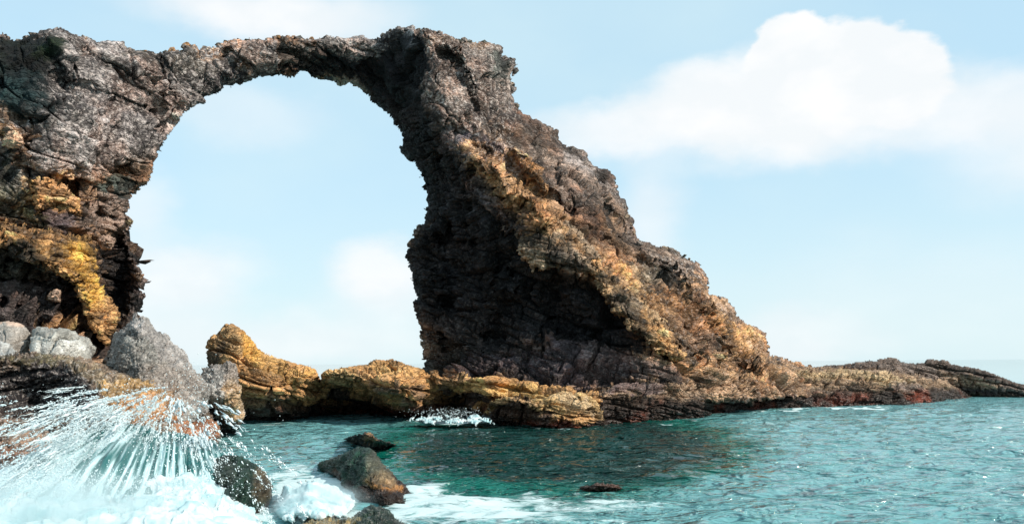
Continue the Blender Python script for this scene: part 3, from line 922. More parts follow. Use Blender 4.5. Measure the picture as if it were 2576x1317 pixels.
# ================================================================== LOW ROCKS ROUND THE FOOT
def rock(name, poly, ctrl, label, cat, base, blobs=(), step=2.0, rnd=60, rnd_m=2, thick=4, edge=4, edge_s=20, seed=1, sc=1.0, amp=1.0, dip=10,
         speck=.15, tide=.55, mat=None, kind='strata', group=None, wetc=RUST, smallrub=.06, extra=None, tv=.6):
    """one free-standing rock mass of its own"""
    def colf(P, px, py, tint):
        C = paint(px, py, base, blobs, seed, min(34, .1 * float(np.ptp(px))))
        return finish_colour(C, P, tint, np.full(len(P), speck), seed, tide=tide, wetc=wetc, tv=tv)
    if kind == 'strata':
        D = [rough(2.6 * sc, .30 * sc * amp, 3, seed + 1),
             strata(dip, size=2.4 * sc, thick=.62 * sc, amp=.34 * sc * amp, crack=.50 * sc * amp, seed=seed + 2, warp=.5, cw=.12 * sc),
             strata(dip, size=1.0 * sc, thick=.27 * sc, amp=.14 * sc * amp, crack=.22 * sc * amp, seed=seed + 3, warp=.6, cw=.065 * sc),
             rubble(.2 * sc, smallrub * sc * .6, seed + 4)]
    else:
        D = [rough(1.6 * sc, .3 * sc * amp, 4, seed + 1),
             strata(dip, size=2.6 * sc, thick=1.9 * sc, amp=.75 * sc * amp, crack=.26 * sc * amp, seed=seed + 2, warp=.3, cw=.07),
             strata(dip - 25, size=1.1 * sc, thick=.8 * sc, amp=.26 * sc * amp, crack=.12 * sc * amp, seed=seed + 7, warp=.3, cw=.035),
             rough(.35 * sc, .045 * sc, 4, seed + 3), rubble(.12 * sc, smallrub * sc * .5, seed + 4)]
    b = body(poly, ctrl, step=step, rnd=rnd, rnd_m=rnd_m, thick=thick, edge=edge, edge_s=edge_s, seed=seed, disp=D, colour=colf)
    if extra: extra(b)
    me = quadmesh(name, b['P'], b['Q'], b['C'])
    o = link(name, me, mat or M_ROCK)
    tag(o, label, cat, group)
    return o


def wl(x, y, off=0.0):
    return (x, y, float(YW(x, y)) + off)


# far right, low dark tip
rock('headland', [(2060, 922), (2150, 908), (2222, 903), (2236, 894), (2262, 898), (2268, 908), (2300, 912), (2330, 903), (2372, 902), (2410, 914), (2450, 924), (2500, 938),
                  (2560, 958), (2640, 978), (2760, 1000), (2760, 1030), (2400, 1040), (2200, 1020), (2060, 990)],
     [wl(2760, 1006, 1), wl(2600, 998, 0), wl(2480, 998, 0), wl(2400, 1000, 2), (2400, 930, 64.5), (2250, 910, 62.5), (2250, 980, 61), (2100, 930, 61), (2550, 965, 64), (2080, 1000, 59.5)],
     'low dark brown rocky point sloping into the sea at the far right', 'headland', (.12, .085, .068),
     [(2150, 925, 120, 12, 5, GOLDL, .7), (2300, 925, 120, 14, 5, (.17, .13, .11), .8), (2440, 945, 70, 14, 12, (.26, .17, .11), .8), (2520, 985, 80, 10, 15, (.05, .045, .045), .8)],
     rnd=18, rnd_m=.9, thick=7, edge=3, seed=101, dip=11, sc=.8, tide=.35, wetc=(.05, .05, .02))
# right-hand layered platform with the rust-red foot
rock('rock_platform', [(1500, 985), (1560, 962), (1660, 955), (1760, 935), (1850, 915), (1960, 912), (2050, 920), (2130, 926), (2220, 930), (2310, 938), (2380, 955), (2420, 980), (2452, 994), (2452, 1020),
                       (2350, 1040), (2050, 1050), (1850, 1060), (1700, 1085), (1500, 1090)],
     [wl(2452, 998), wl(2350, 1010, -.3), wl(2200, 1018, -.3), wl(2050, 1022, -.3), wl(1870, 1030, -.3), wl(1700, 1054, -.2), wl(1560, 1062, -.2),
      wl(2420, 1001, .8)[:1] + (965, wl(2420, 1001, .8)[2]), (2300, 945, wl(2300, 1014)[2] + 1.2), (2200, 935, wl(2200, 1018)[2] + 1.4), (2050, 930, wl(2050, 1022)[2] + 1.4), (1850, 930, wl(1850, 1032)[2] + 1.2), (1650, 965, 41.5), (1540, 990, 40), (2200, 975, wl(2200, 1018)[2] + .2), (1950, 975, wl(1950, 1026)[2] + .3), (1750, 1000, 43.2)],
     'long layered tan rock platform with a rust-red waterline right of the buttress', 'rock platform', (.25, .16, .10),
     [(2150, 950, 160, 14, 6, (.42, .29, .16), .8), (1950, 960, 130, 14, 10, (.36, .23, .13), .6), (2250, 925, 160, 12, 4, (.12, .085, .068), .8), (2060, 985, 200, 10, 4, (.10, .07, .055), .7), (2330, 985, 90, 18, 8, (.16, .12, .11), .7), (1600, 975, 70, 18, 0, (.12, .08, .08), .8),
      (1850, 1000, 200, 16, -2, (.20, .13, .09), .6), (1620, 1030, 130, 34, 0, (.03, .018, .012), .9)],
     rnd=20, rnd_m=.9, thick=8, edge=3, seed=111, dip=9, tide=1.15, sc=.7, step=1.7, amp=1.2)
# centre shelf in front of the buttress
rock('rock_shelf', [(1085, 940), (1130, 945), (1180, 950), (1240, 945), (1300, 950), (1360, 965), (1420, 968), (1480, 975), (1520, 990), (1530, 1030), (1520, 1090),
                    (1250, 1085), (1130, 1070), (1060, 1070), (1060, 990)],
     [wl(1520, 1066), wl(1400, 1066), wl(1250, 1058), wl(1150, 1040, .5), wl(1080, 1050), (1120, 960, 41.5), (1300, 965, 41), (1450, 985, 39.8), (1200, 1010, 40.8), (1400, 1010, 39.2)],
     'flat layered golden shelf below the black face of the buttress', 'rock shelf', GOLD,
     [(1250, 985, 200, 16, 4, (.60, .36, .13), .9), (1200, 1020, 60, 14, 0, (.03, .015, .012), .95), (1140, 955, 60, 10, 0, GOLDL, .8), (1120, 990, 26, 20, 30, (.06, .06, .07), .7)],  # darkest patch paints the shade of the cave below the ledge
     step=1.6, rnd=22, rnd_m=1.0, thick=6, edge=3, seed=121, dip=5, tide=.8)
rock('shelf_boulder', [(1222, 1020), (1235, 1003), (1275, 996), (1320, 998), (1365, 1000), (1410, 985), (1460, 985), (1500, 1000), (1520, 1030), (1524, 1066), (1518, 1100), (1230, 1100), (1212, 1050)],
     [wl(1230, 1060, -.3), wl(1380, 1072, -.8), wl(1510, 1070, -.6), (1260, 1010, 37.6), (1440, 1000, 37.6), (1340, 1030, 37.2), (1460, 1040, 36.8)],
     'blunt golden boulder jutting out of the shelf over the dark water', 'boulder', (.42, .26, .11),
     [(1290, 1012, 60, 14, 3, GOLDL, .8), (1450, 1015, 60, 24, 20, (.46, .31, .17), .9), (1300, 1050, 100, 26, 0, (.05, .022, .014), .95), (1450, 1055, 60, 14, 0, ORANGE, .7)],
     step=1.6, rnd=30, rnd_m=1.0, thick=3, edge=3, seed=126, dip=6, tide=.55, sc=.8)
# golden humps seen through the arch
rock('boulder', [(805, 942), (830, 925), (870, 918), (915, 914), (945, 904), (1000, 903), (1040, 915), (1065, 925), (1090, 945), (1112, 965), (1120, 1000), (1110, 1070), (1000, 1075), (780, 1075), (786, 1000)],
     [wl(810, 1045, .3), wl(950, 1042), wl(1080, 1050), (830, 950, 41), (960, 925, 41.5), (1080, 960, 41), (950, 980, 39.6), (1000, 1010, 39.8)],
     'broad layered golden hump between the cleft boulder and the shelf', 'boulder', GOLD,
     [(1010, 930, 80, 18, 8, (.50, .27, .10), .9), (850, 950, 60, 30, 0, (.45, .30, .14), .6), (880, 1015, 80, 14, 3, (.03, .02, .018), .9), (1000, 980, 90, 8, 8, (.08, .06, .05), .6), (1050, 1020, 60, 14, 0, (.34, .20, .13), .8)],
     step=1.6, rnd=46, rnd_m=2.0, thick=4, edge=3, seed=131, dip=8, tide=.95)
rock('boulder', [(520, 905), (518, 868), (530, 846), (556, 828), (566, 813), (585, 815), (615, 832), (632, 850), (645, 872), (665, 885), (700, 900), (745, 908), (785, 922), (806, 945), (818, 990), (818, 1080), (620, 1095), (560, 1080), (530, 960)],
     [wl(620, 1062), wl(700, 1058), wl(800, 1046, .3), (540, 870, 41.5), (580, 830, 41.8), (620, 880, 40.8), (700, 920, 40.6), (790, 950, 41), (700, 980, 39.6), (620, 980, 39.8), (540, 960, 41)],
     'pointed golden boulder with wavy layers, its shoulder sloping right, seen through the arch', 'boulder', GOLD,
     [(570, 870, 50, 50, 0, (.30, .19, .09), .8), (545, 890, 30, 26, 0, (.13, .09, .06), .8), (630, 880, 24, 50, -35, (.52, .27, .06), .9), (720, 930, 80, 24, 12, (.48, .27, .09), .8), (690, 1020, 130, 22, 5, (.16, .09, .05), .9), (650, 1045, 90, 16, 5, (.06, .03, .02), .9)],
     step=1.6, rnd=46, rnd_m=2.0, thick=4, edge=3, seed=136, dip=16, tide=1.0)

# left shore, behind the spray
rock('boulder', [(-60, 815), (0, 806), (35, 815), (60, 822), (75, 838), (76, 870), (70, 900), (60, 930), (-60, 930)],
     [(0, 815, 29.5), (60, 860, 29), (0, 900, 28), (30, 850, 28.3)], 'smooth grey boulder cut by the left edge with a pinkish top', 'boulder', (.27, .24, .21),
     [(10, 815, 60, 10, 5, (.5, .33, .24), .7)], rnd=34, rnd_m=1.2, thick=2.5, edge=2, seed=141, sc=.7, amp=1.0, kind='round', speck=.05, tide=0, mat=M_BOULDER, group=None)
rock('boulder', [(82, 860), (84, 832), (98, 822), (130, 825), (160, 832), (195, 842), (224, 850), (231, 868), (228, 895), (215, 930), (90, 930)],
     [(95, 835, 28.5), (200, 850, 29), (150, 900, 27.5), (150, 850, 27.8)], 'long flat-topped grey boulder below the black hollow of the left pillar', 'boulder', (.25, .24, .215),
     [(160, 880, 60, 14, 0, (.42, .41, .38), .6)], rnd=22, rnd_m=.8, thick=2.2, edge=2, seed=146, sc=.7, amp=1.0, kind='round', speck=.05, tide=0, mat=M_BOULDER)
rock('boulder', [(-60, 858), (0, 856), (28, 864), (44, 880), (40, 920), (-60, 930)],
     [(-20, 870, 26.4), (20, 870, 26.6), (20, 900, 26.1), (-20, 900, 26)], 'small pale grey boulder at the left edge in front of the pinkish-topped one', 'boulder', (.36, .35, .33),
     [], rnd=26, rnd_m=.8, thick=1.5, edge=1.5, seed=151, sc=.6, amp=.9, kind='round', speck=.03, tide=0, mat=M_BOULDER)
rock('pointed_boulder', [(262, 900), (275, 868), (300, 830), (328, 805), (352, 797), (372, 800), (395, 828), (430, 858), (460, 885), (492, 925), (520, 960), (530, 1040), (420, 1100), (300, 1040), (255, 950)],
     [(350, 805, 29.5), (300, 840, 29.2), (290, 920, 28), (400, 860, 28.8), (450, 900, 29.5), (400, 960, 26.8), (500, 960, 30), (330, 880, 27.6), (480, 1050, 27)],
     'steep pointed boulder with a smooth pale ridge and barnacle-speckled flank', 'boulder', (.24, .22, .20),
     [(400, 860, 120, 26, 42, (.36, .33, .31), .8), (340, 900, 60, 70, 0, (.15, .145, .13), .8), (430, 960, 80, 40, 20, (.22, .18, .15), .7)],
     rnd=44, rnd_m=1.6, thick=3, edge=3, seed=156, sc=.7, amp=1.1, kind='round', speck=.42, tide=0, mat=M_BOULDER, smallrub=.4)
rock('standing_boulder', [(498, 950), (505, 925), (530, 912), (556, 916), (572, 905), (592, 912), (605, 945), (607, 1000), (616, 1040), (606, 1080), (596, 1100), (540, 1110), (500, 1060), (490, 1000)],
     [wl(590, 1092, -.5), wl(540, 1085, -.3), (520, 930, 32.5), (580, 920, 32.2), (600, 1000, 32.6), (550, 1000, 31.2), (500, 1000, 32)],
     'upright grey and brown barnacled boulder at the water beside the pointed golden one', 'boulder', (.27, .22, .18),
     [(530, 960, 36, 44, 0, (.40, .38, .35), .85), (590, 1010, 28, 60, 0, (.40, .25, .12), .85), (560, 1070, 50, 24, 0, (.16, .05, .02), .8)],
     rnd=34, rnd_m=1.2, thick=2.5, edge=3, seed=161, sc=.6, amp=.8, kind='round', speck=.6, tide=.5, mat=M_BOULDER, smallrub=.4)
rock('rock_slope', [(-100, 900), (-20, 890), (40, 884), (120, 886), (180, 890), (230, 905), (280, 925), (340, 945), (400, 950), (470, 965), (510, 1000), (548, 1060), (560, 1110), (480, 1180), (-100, 1200)],
     [(-60, 900, 24), (60, 895, 24.6), (200, 900, 25.6), (330, 950, 25.6), (450, 980, 27.5), (530, 1050, 29.5), (40, 960, 25.2), (100, 1040, 25.2), (200, 960, 24.6), (300, 1000, 23.8), (400, 1040, 24.8), (500, 1100, 27.5), (300, 1100, 21.8), (0, 1100, 22), (150, 1150, 20.5)],
     'wet brown rock slope with a black hollow, half hidden by the spray', 'rock slope', (.17, .115, .075),
     [(100, 980, 130, 75, 0, (.012, .011, .013), .97), (60, 900, 140, 12, 3, OLIVE, .7), (230, 930, 110, 18, 15, (.20, .15, .09), .8), (330, 980, 90, 30, 20, (.34, .20, .07), .85),  # first patch: shade inside the hollow painted near-black
      (400, 1030, 110, 36, 15, ORANGE, .9), (500, 1070, 50, 40, 40, (.30, .10, .03), .8), (190, 1020, 60, 30, 0, (.05, .045, .05), .8)],
     rnd=50, rnd_m=1.5, thick=5, edge=3, seed=166, sc=.6, dip=-12, speck=.5, tide=0, mat=M_BOULDER, smallrub=.2)
rock('boulder', [(-100, 1060), (-20, 1050), (40, 1050), (90, 1062), (130, 1085), (150, 1120), (150, 1200), (60, 1260), (-100, 1260)],
     [(-60, 1080, 20), (60, 1070, 20.2), (120, 1110, 20), (40, 1160, 18.6), (0, 1200, 18.2), (140, 1200, 19)],
     'wet reddish-brown boulder at the left edge beneath the flying spray', 'boulder', (.24, .15, .10),
     [(40, 1160, 90, 40, -20, (.34, .13, .06), .7), (60, 1080, 80, 16, 0, (.12, .10, .08), .7)],
     rnd=50, rnd_m=1.2, thick=2.5, edge=3, seed=171, sc=.45, dip=-15, speck=.5, tide=0, mat=M_BOULDER, smallrub=.25)

# foreground rocks in the surf
rock('sea_rock', [(538, 1150), (560, 1138), (600, 1142), (640, 1160), (672, 1185), (688, 1215), (686, 1250), (676, 1285), (664, 1330), (560, 1340), (520, 1260), (515, 1190)],
     [wl(600, 1300, -.3), wl(670, 1290, -.2), (560, 1150, 17.4), (620, 1160, 17), (680, 1220, 16.9), (620, 1230, 16.0), (550, 1230, 16.2)],
     'dark green rounded rock streaming with foam, right of the breaking wave', 'sea rock', (.010, .040, .022),
     [(670, 1200, 30, 60, 0, (.14, .10, .055), .8), (560, 1180, 40, 40, 20, (.05, .055, .04), .6)],
     rnd=60, rnd_m=1.1, thick=1.6, edge=2.5, seed=176, sc=.28, dip=20, speck=.06, tide=.12, mat=M_NEAR, amp=.7, kind='round', wetc=(.14, .06, .02))
rock('sea_rock', [(795, 1166), (830, 1148), (870, 1132), (905, 1120), (935, 1124), (958, 1145), (975, 1172), (1000, 1200), (1030, 1228), (1050, 1258), (1040, 1290), (900, 1300), (870, 1250), (840, 1200), (800, 1182)],
     [wl(1040, 1262), wl(930, 1268, -.1), wl(800, 1182, -.3), (830, 1155, 21.6), (920, 1126, 20.2), (980, 1180, 19.2), (900, 1180, 19.0), (960, 1230, 17.6)],
     'angular triangular rock in mid water, green on its left and barnacled brown on its right', 'sea rock', (.010, .045, .026),
     [(1000, 1170, 60, 70, 30, (.13, .10, .065), .8), (945, 1150, 34, 26, 30, (.10, .10, .07), .9), (985, 1235, 80, 26, 25, (.42, .18, .05), .95), (960, 1198, 50, 20, 20, (.19, .13, .07), .8)],
     rnd=50, rnd_m=1.3, thick=2.2, edge=2.5, seed=181, sc=.36, dip=30, speck=.1, tide=.2, mat=M_NEAR, amp=.9, kind='round', wetc=(.30, .13, .05), smallrub=.3)
rock('sea_rock', [(862, 1102), (885, 1092), (915, 1088), (935, 1092), (952, 1106), (985, 1112), (1003, 1118), (985, 1130), (950, 1134), (880, 1118)],
     [wl(870, 1110), wl(950, 1128), wl(1000, 1122), (915, 1092, 25.6), (940, 1110, 24.6)],
     'small low dark rock just behind the triangular one', 'sea rock', (.05, .035, .028),
     [(925, 1100, 20, 12, 0, (.34, .17, .06), .8)], rnd=18, rnd_m=.7, thick=1.2, edge=2, seed=186, sc=.3, dip=20, speck=.2, tide=.1, mat=M_NEAR, wetc=(.05, .03, .02))
rock('sea_rock', [(755, 1315), (790, 1302), (840, 1296), (880, 1296), (900, 1278), (935, 1265), (965, 1274), (1000, 1296), (1030, 1312), (1080, 1330), (1080, 1400), (740, 1400)],
     [(760, 1320, 14.6), (850, 1300, 14.8), (935, 1270, 15.2), (1020, 1312, 14.8), (940, 1320, 14.2), (1060, 1390, 13.8), (760, 1390, 13.8)],
     'dark green topped rock cut off by the bottom edge of the picture', 'sea rock', (.014, .040, .024),
     [(830, 1312, 80, 18, 0, (.34, .24, .10), .9), (1050, 1325, 30, 12, 0, (.40, .20, .06), .8)],
     rnd=40, rnd_m=.9, thick=1.4, edge=3, seed=191, sc=.3, dip=10, speck=.35, tide=0, mat=M_NEAR, kind='round', smallrub=.4)
rock('sea_rock', [(1452, 1224), (1480, 1216), (1515, 1212), (1545, 1216), (1572, 1224), (1560, 1240), (1470, 1240)],
     [wl(1460, 1232), wl(1560, 1232), wl(1510, 1234, -.1), (1510, 1216, 18.9)],
     'tiny dark reddish rock barely awash right of centre', 'sea rock', (.08, .035, .02),
     [], rnd=14, rnd_m=.4, thick=.7, edge=2, seed=196, sc=.2, dip=10, speck=.2, tide=0, mat=M_NEAR)

# ================================================================== THE BREAKING WAVE
def foam_material():
    m, nt, out = nt_new('white_foam')
    N, L = nt.nodes.new, nt.links.new
    b = N('ShaderNodeBsdfPrincipled')
    L(b.outputs[0], out.inputs[0])
    geo = N('ShaderNodeNewGeometry')
    n = N('ShaderNodeTexNoise'); n.inputs['Scale'].default_value = 2.2; n.inputs['Detail'].default_value = 7
    L(geo.outputs['Position'], n.inputs['Vector'])
    mr = N('ShaderNodeMapRange'); L(n.outputs[0], mr.inputs[0])
    mr.inputs[1].default_value = .40; mr.inputs[2].default_value = .58
    mx = N('ShaderNodeMix'); mx.data_type = 'RGBA'; L(mr.outputs[0], mx.inputs[0])
    mx.inputs[6].default_value = (.36, .53, .55, 1); mx.inputs[7].default_value = (.62, .70, .70, 1)
    L(mx.outputs[2], b.inputs['Base Color'])
    b.inputs['Roughness'].default_value = .75
    b.inputs['Subsurface Weight'].default_value = .5
    b.inputs['Subsurface Radius'].default_value = (.3, .4, .4)
    b.inputs['Subsurface Scale'].default_value = .4
    return m


def teal_material():
    m, nt, out = nt_new('wave_water')
    N, L = nt.nodes.new, nt.links.new
    b = N('ShaderNodeBsdfPrincipled'); L(b.outputs[0], out.inputs[0])
    at = N('ShaderNodeAttribute'); at.attribute_name = 'Col'
    L(at.outputs['Color'], b.inputs['Base Color'])
    b.inputs['Roughness'].default_value = .25; b.inputs['IOR'].default_value = 1.33
    return m


M_FOAM = foam_material()
M_WAVE = teal_material()
wroot = empty('breaking_wave', (-7, 16, 0))
tag(wroot, 'wave bursting over the rocks at lower left in a fan of white spray', 'breaking wave')
APEX = (440, 930)


def wave_colour(P, px, py, tint):
    a = np.arctan2(py - APEX[1], px - APEX[0]); r = np.hypot(px - APEX[0], py - APEX[1])
    s = fbm(np.stack([a * 34, r / 110, np.zeros(len(a))], 1), 3, 5, .6)
    m = sstep(-.12, .42, s + (r - 260) / 500)[:, None]
    C = np.array((.006, .10, .095)) * (1 - m) + np.array((.62, .80, .82)) * m
    return np.concatenate([C, np.ones((len(P), 1))], 1)


def fan_disp(P, px, py):
    a = np.arctan2(py - APEX[1], px - APEX[0]); r = np.hypot(px - APEX[0], py - APEX[1])
    return fbm(np.stack([a * 40, r / 90, np.zeros(len(a))], 1), 3, 7, .6) * .10, None


wv = body([(-80, 1230), (-20, 1190), (60, 1150), (130, 1115), (200, 1082), (260, 1062), (330, 1060), (400, 1078), (470, 1088), (540, 1105), (575, 1150), (560, 1230), (500, 1300), (-80, 1330)],
          [(-60, 1210, 16.6), (100, 1150, 17.4), (260, 1075, 18.6), (400, 1090, 19), (540, 1120, 19), (300, 1150, 16.8), (450, 1180, 17), (300, 1260, 15.4), (100, 1240, 15.6), (500, 1270, 15.6), (-60, 1300, 15)],
          rnd=60, rnd_m=.9, thick=2, edge=6, edge_s=40, seed=301, disp=[rough(1.2, .18, 3, 302), fan_disp], colour=wave_colour)
emit('wave_face', wv, M_WAVE, wroot)
fm = body([(-80, 1250), (0, 1232), (70, 1225), (150, 1235), (220, 1232), (270, 1245), (330, 1235), (380, 1205), (430, 1185), (480, 1180), (530, 1190), (565, 1215), (600, 1250), (640, 1272), (662, 1300), (668, 1420), (-80, 1420)],
          [(-60, 1270, 15), (100, 1250, 15.2), (300, 1260, 15), (450, 1200, 16), (540, 1220, 15.8), (640, 1290, 15), (500, 1320, 13.4), (200, 1340, 13), (-60, 1400, 11.5), (400, 1410, 11.5), (660, 1410, 12)],
          rnd=70, rnd_m=1.0, thick=1.5, edge=16, edge_s=40, seed=311, disp=[rough(1.0, .34, 5, 312, .5), rubble(.6, .16, 313), rough(.25, .06, 3, 314)], colour=None)
emit('foam_mound', fm, M_FOAM, wroot)
fm2 = body([(690, 1262), (720, 1225), (760, 1208), (800, 1206), (840, 1222), (880, 1246), (900, 1268), (880, 1300), (700, 1310)],
           [(700, 1262, 16.6), (780, 1215, 17), (870, 1250, 17.2), (780, 1262, 16), (700, 1300, 15.6), (880, 1290, 16)],
           rnd=50, rnd_m=.8, thick=1, edge=12, edge_s=30, seed=321, disp=[rough(.7, .14, 4, 322), rubble(.25, .07, 323)], colour=None)
sf = emit('surf_mound', fm2, M_FOAM)
tag(sf, 'soft mound of white surf piled against the left side of the triangular rock', 'surf')


def streaks(n, seed):
    """tapered threads of falling water: 3-sided tubes of five rings following an arc"""
    g = np.random.default_rng(seed)
    K = 7
    n1 = int(n * .45); n2 = int(n * .25)
    th = np.concatenate([g.normal(150, 15, n1), g.normal(75, 22, n2), g.uniform(70, 172, n - n1 - n2)])
    rr = np.concatenate([g.uniform(150, 520, n1), g.uniform(50, 230, n2), g.uniform(190, 420, n - n1 - n2)])
    th = th + 6 * np.sin(rr / 37) + g.normal(0, 3, n)
    th = np.radians(np.clip(th, 28, 186))
    L = g.uniform(14, 52, n) * (.7 + rr / 600)
    wd = 1.0 + 6.5 * g.random(n) ** 2.2
    mid = (np.arange(n) >= n1) & (np.arange(n) < n1 + n2)
    wd = np.where(mid, wd * 1.7 + 1, wd); L = np.where(mid, L * .8, L)
    keep = ~(mid & (g.random(n) < .45))
    th, rr, L, wd = th[keep], rr[keep], L[keep], wd[keep]; n = len(th)
    gate = vnoise(np.stack([th * 9, rr / 75, th * 0], 1), 77) + g.normal(0, .25, n) > -.02
    th, rr, L, wd = th[gate], rr[gate], L[gate], wd[gate]; n = len(th)
    dep0 = 21.5 - rr / 430 * 5.2 + g.uniform(-.8, .5, n)
    t = np.linspace(0, 1, K)[None]
    r = rr[:, None] + (t - .5) * L[:, None]
    a = th[:, None]
    px = APEX[0] + r * np.cos(a) * 1.05
    py = APEX[1] + 40 + r * np.sin(a) * .62 + (r / 430) ** 2 * 60
    Y = dep0[:, None] - (t - .5) * L[:, None] / 430 * 5
    C = U(px, py, Y)                                       # n,K,3
    rad = (wd[:, None] * .5 * Y / F_) * np.sin(np.pi * (.08 + .84 * t)) * g.uniform(.12, 1.35, (n, K))
    px = px + g.normal(0, 1.6, (n, K)); py = py + g.normal(0, 1.6, (n, K)); C = U(px, py, Y)
    tan = np.gradient(C, axis=1); tan /= np.linalg.norm(tan, axis=2, keepdims=True)
    side = np.cross(tan, np.array([0, 1.0, 0])); side /= np.maximum(np.linalg.norm(side, axis=2, keepdims=True), 1e-6)
    up = np.cross(side, tan)
    V = np.stack([C + side * rad[..., None] * math.cos(q) + up * rad[..., None] * math.sin(q) for q in (0, 2.094, 4.189)], 2)   # n,K,3,3
    P = V.reshape(-1, 3)
    base = (np.arange(n) * K * 3)[:, None, None]
    k = np.arange(K - 1)[None, :, None] * 3
    j = np.arange(3)[None, None, :]; j2 = (j + 1) % 3
    Q = np.stack([base + k + j, base + k + j2, base + k + 3 + j2, base + k + 3 + j], -1).reshape(-1, 4)
    return P, Q


def droplets(cx, cy, rx, ry, n, d0, d1, smin, smax, seed, clip=None):
    g = np.random.default_rng(seed)
    px = cx + g.normal(0, .5, n) * rx; py = cy + g.normal(0, .5, n) * ry
    Y = g.uniform(d0, d1, n)
    s = (smin + (smax - smin) * g.random(n) ** 3) * Y / F_
    C = U(px, py, Y)
    o = np.array([(1, 0, 0), (-1, 0, 0), (0, 1, 0), (0, -1, 0), (0, 0, 1), (0, 0, -1)], float)
    P = (C[:, None] + o[None] * s[:, None, None] * g.uniform(.7, 1.3, (n, 1, 3))).reshape(-1, 3)
    T = np.array([(0, 2, 4), (2, 1, 4), (1, 3, 4), (3, 0, 4), (2, 0, 5), (1, 2, 5), (3, 1, 5), (0, 3, 5)])
    Q = (np.arange(n)[:, None, None] * 6 + T[None]).reshape(-1, 3)
    return P, Q


m_sp, nt, out = nt_new('spray_water')
b_ = nt.nodes.new('ShaderNodeBsdfPrincipled'); nt.links.new(b_.outputs[0], out.inputs[0])
b_.inputs['Base Color'].default_value = (.66, .74, .75, 1); b_.inputs['Roughness'].default_value = .35
P, Q = streaks(2300, 5)
o = link('spray_threads', quadmesh('spray_threads', P, Q), m_sp, wroot); tag(o, kind='stuff')
def torn(nc, per, seed):
    """torn feathers of water: clumps of drops strung out along the direction they fly"""
    g = np.random.default_rng(seed)
    th = np.radians(np.clip(np.where(g.random(nc) < .5, g.normal(138, 20, nc), g.uniform(48, 178, nc)), 30, 186))
    rr = 60 + 440 * g.beta(1.8, 1.3, nc)
    th = th + .12 * np.sin(rr / 31) + g.normal(0, .05, nc)
    k = np.repeat(np.arange(nc), per); n = len(k)
    siz = g.uniform(.5, 1.6, nc)
    a = th[k] + g.normal(0, 1, n) * (3.2 * siz[k]) / rr[k]
    r = rr[k] + g.normal(0, 1, n) * 17 * siz[k]
    px = APEX[0] + r * np.cos(a) * 1.05; py = APEX[1] + 40 + r * np.sin(a) * .62 + (r / 430) ** 2 * 60
    Y = 21.0 - r / 430 * 5.2 + g.normal(0, .35, n)
    C = U(px, py, Y)
    s_ = (.35 + 2.1 * g.random(n) ** 3.2) * Y / F_
    dirv = np.stack([np.cos(a), np.zeros(n), -np.sin(a) * .8], 1); dirv /= np.linalg.norm(dirv, axis=1)[:, None]
    up = np.cross(dirv, np.array([0, 1.0, 0]))
    yv = np.tile(np.array([0, 1.0, 0]), (n, 1))
    el = g.uniform(1.0, 3.2, n)
    ax = [dirv * el[:, None], -dirv * el[:, None] * .7, up, -up, yv, -yv]
    P = np.stack([C + v * s_[:, None] * g.uniform(.6, 1.3, (n, 1)) for v in ax], 1).reshape(-1, 3)
    T = np.array([(0, 2, 4), (2, 1, 4), (1, 3, 4), (3, 0, 4), (2, 0, 5), (1, 2, 5), (3, 1, 5), (0, 3, 5)])
    return P, (np.arange(n)[:, None, None] * 6 + T[None]).reshape(-1, 3)


parts = [torn(260, 46, 51), torn(150, 90, 52), droplets(420, 1010, 150, 80, 500, 18, 23, .4, 2.0, 11), droplets(420, 1110, 120, 100, 700, 15.5, 18.5, .4, 2.4, 12),
         droplets(250, 1080, 330, 110, 900, 16, 20, .4, 1.6, 13), droplets(260, 1220, 330, 44, 4500, 14, 16, .5, 2.0, 14), droplets(480, 950, 60, 50, 160, 22, 26, .5, 1.8, 16)]
off = 0; PP = []; QQ = []
for p_, q_ in parts:
    PP.append(p_); QQ.append(q_ + off); off += len(p_)
o = link('spray_droplets', quadmesh('spray_droplets', np.concatenate(PP), np.concatenate(QQ), smooth=False), m_sp, wroot); tag(o, kind='stuff')
# lace of spray thrown up beyond the shelf corner
sb = body([(1010, 1058), (1035, 1051), (1062, 1046), (1082, 1047), (1100, 1043), (1122, 1048), (1150, 1046), (1170, 1049), (1190, 1042), (1206, 1038), (1222, 1048), (1245, 1060), (1180, 1066), (1100, 1062)],
          [(1040, 1050, 38.4), (1120, 1045, 38.6), (1210, 1045, 38.2), (1120, 1062, 37.6)], step=1.2, rnd=12, rnd_m=.6, thick=.5, edge=9, edge_s=9, seed=331,
          disp=[rough(.4, .12, 5, 332, .75)], colour=None)
o = emit('surf', sb, M_FOAM); tag(o, 'thin burst of white surf where the sea meets the shelf', 'surf')
P, Q = droplets(1128, 1038, 90, 14, 500, 37.5, 38.4, .4, 1.4, 21)
tag(link('surf_drops', quadmesh('surf_drops', P, Q, smooth=False), m_sp, o), kind='stuff')


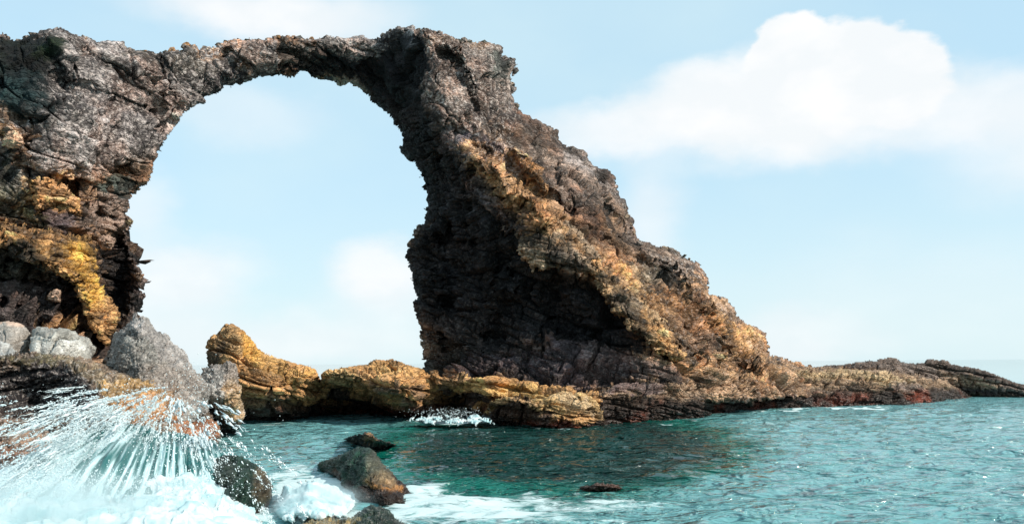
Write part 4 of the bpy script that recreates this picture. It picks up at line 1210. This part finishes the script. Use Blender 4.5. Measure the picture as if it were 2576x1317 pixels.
# fine mist hanging over the burst: a closed volume of drifting droplets
def mist(name, c, r, dens, seed, parent):
    import bmesh
    bm = bmesh.new()
    bmesh.ops.create_icosphere(bm, subdivisions=4, radius=1)
    for v in bm.verts:
        v.co = Vector((v.co.x * r[0], v.co.y * r[1], v.co.z * r[2])) + Vector(c)
    me = bpy.data.meshes.new(name); bm.to_mesh(me); bm.free()
    m, nt, out = nt_new(name)
    N, L = nt.nodes.new, nt.links.new
    pv = N('ShaderNodeVolumePrincipled'); L(pv.outputs[0], out.inputs['Volume'])
    pv.inputs['Color'].default_value = (.85, .925, .93, 1); pv.inputs['Anisotropy'].default_value = .2
    geo = N('ShaderNodeNewGeometry')
    n = N('ShaderNodeTexNoise'); n.inputs['Scale'].default_value = 1.3; n.inputs['Detail'].default_value = 3
    L(geo.outputs['Position'], n.inputs['Vector'])
    s1 = N('ShaderNodeVectorMath'); s1.operation = 'SUBTRACT'; L(geo.outputs['Position'], s1.inputs[0]); s1.inputs[1].default_value = c
    s2 = N('ShaderNodeVectorMath'); s2.operation = 'DIVIDE'; L(s1.outputs[0], s2.inputs[0]); s2.inputs[1].default_value = r
    ln = N('ShaderNodeVectorMath'); ln.operation = 'LENGTH'; L(s2.outputs[0], ln.inputs[0])
    f = N('ShaderNodeMapRange'); L(ln.outputs['Value'], f.inputs[0]); f.interpolation_type = 'SMOOTHSTEP'
    for k, v in zip((1, 2, 3, 4), (1.0, .15, 0, 1)): f.inputs[k].default_value = v
    g = N('ShaderNodeMapRange'); L(n.outputs[0], g.inputs[0])
    for k, v in zip((1, 2, 3, 4), (.38, .62, 0, 1)): g.inputs[k].default_value = v
    mm = N('ShaderNodeMath'); mm.operation = 'MULTIPLY'; L(f.outputs[0], mm.inputs[0]); L(g.outputs[0], mm.inputs[1])
    m2 = N('ShaderNodeMath'); m2.operation = 'MULTIPLY'; L(mm.outputs[0], m2.inputs[0]); m2.inputs[1].default_value = dens
    L(m2.outputs[0], pv.inputs['Density'])
    o = link(name, me, m, parent); tag(o, kind='stuff')
    return o


mist('mist', (-8.3, 14.4, .25), (3.7, 2.4, 1.2), 1.9, 1, wroot)
mist('mist', (-8.9, 17.0, 1.0), (2.0, 1.1, .8), .8, 3, wroot)
mist('mist', (-3.9, 16.4, .2), (1.3, .9, .5), 2.4, 2, sf)
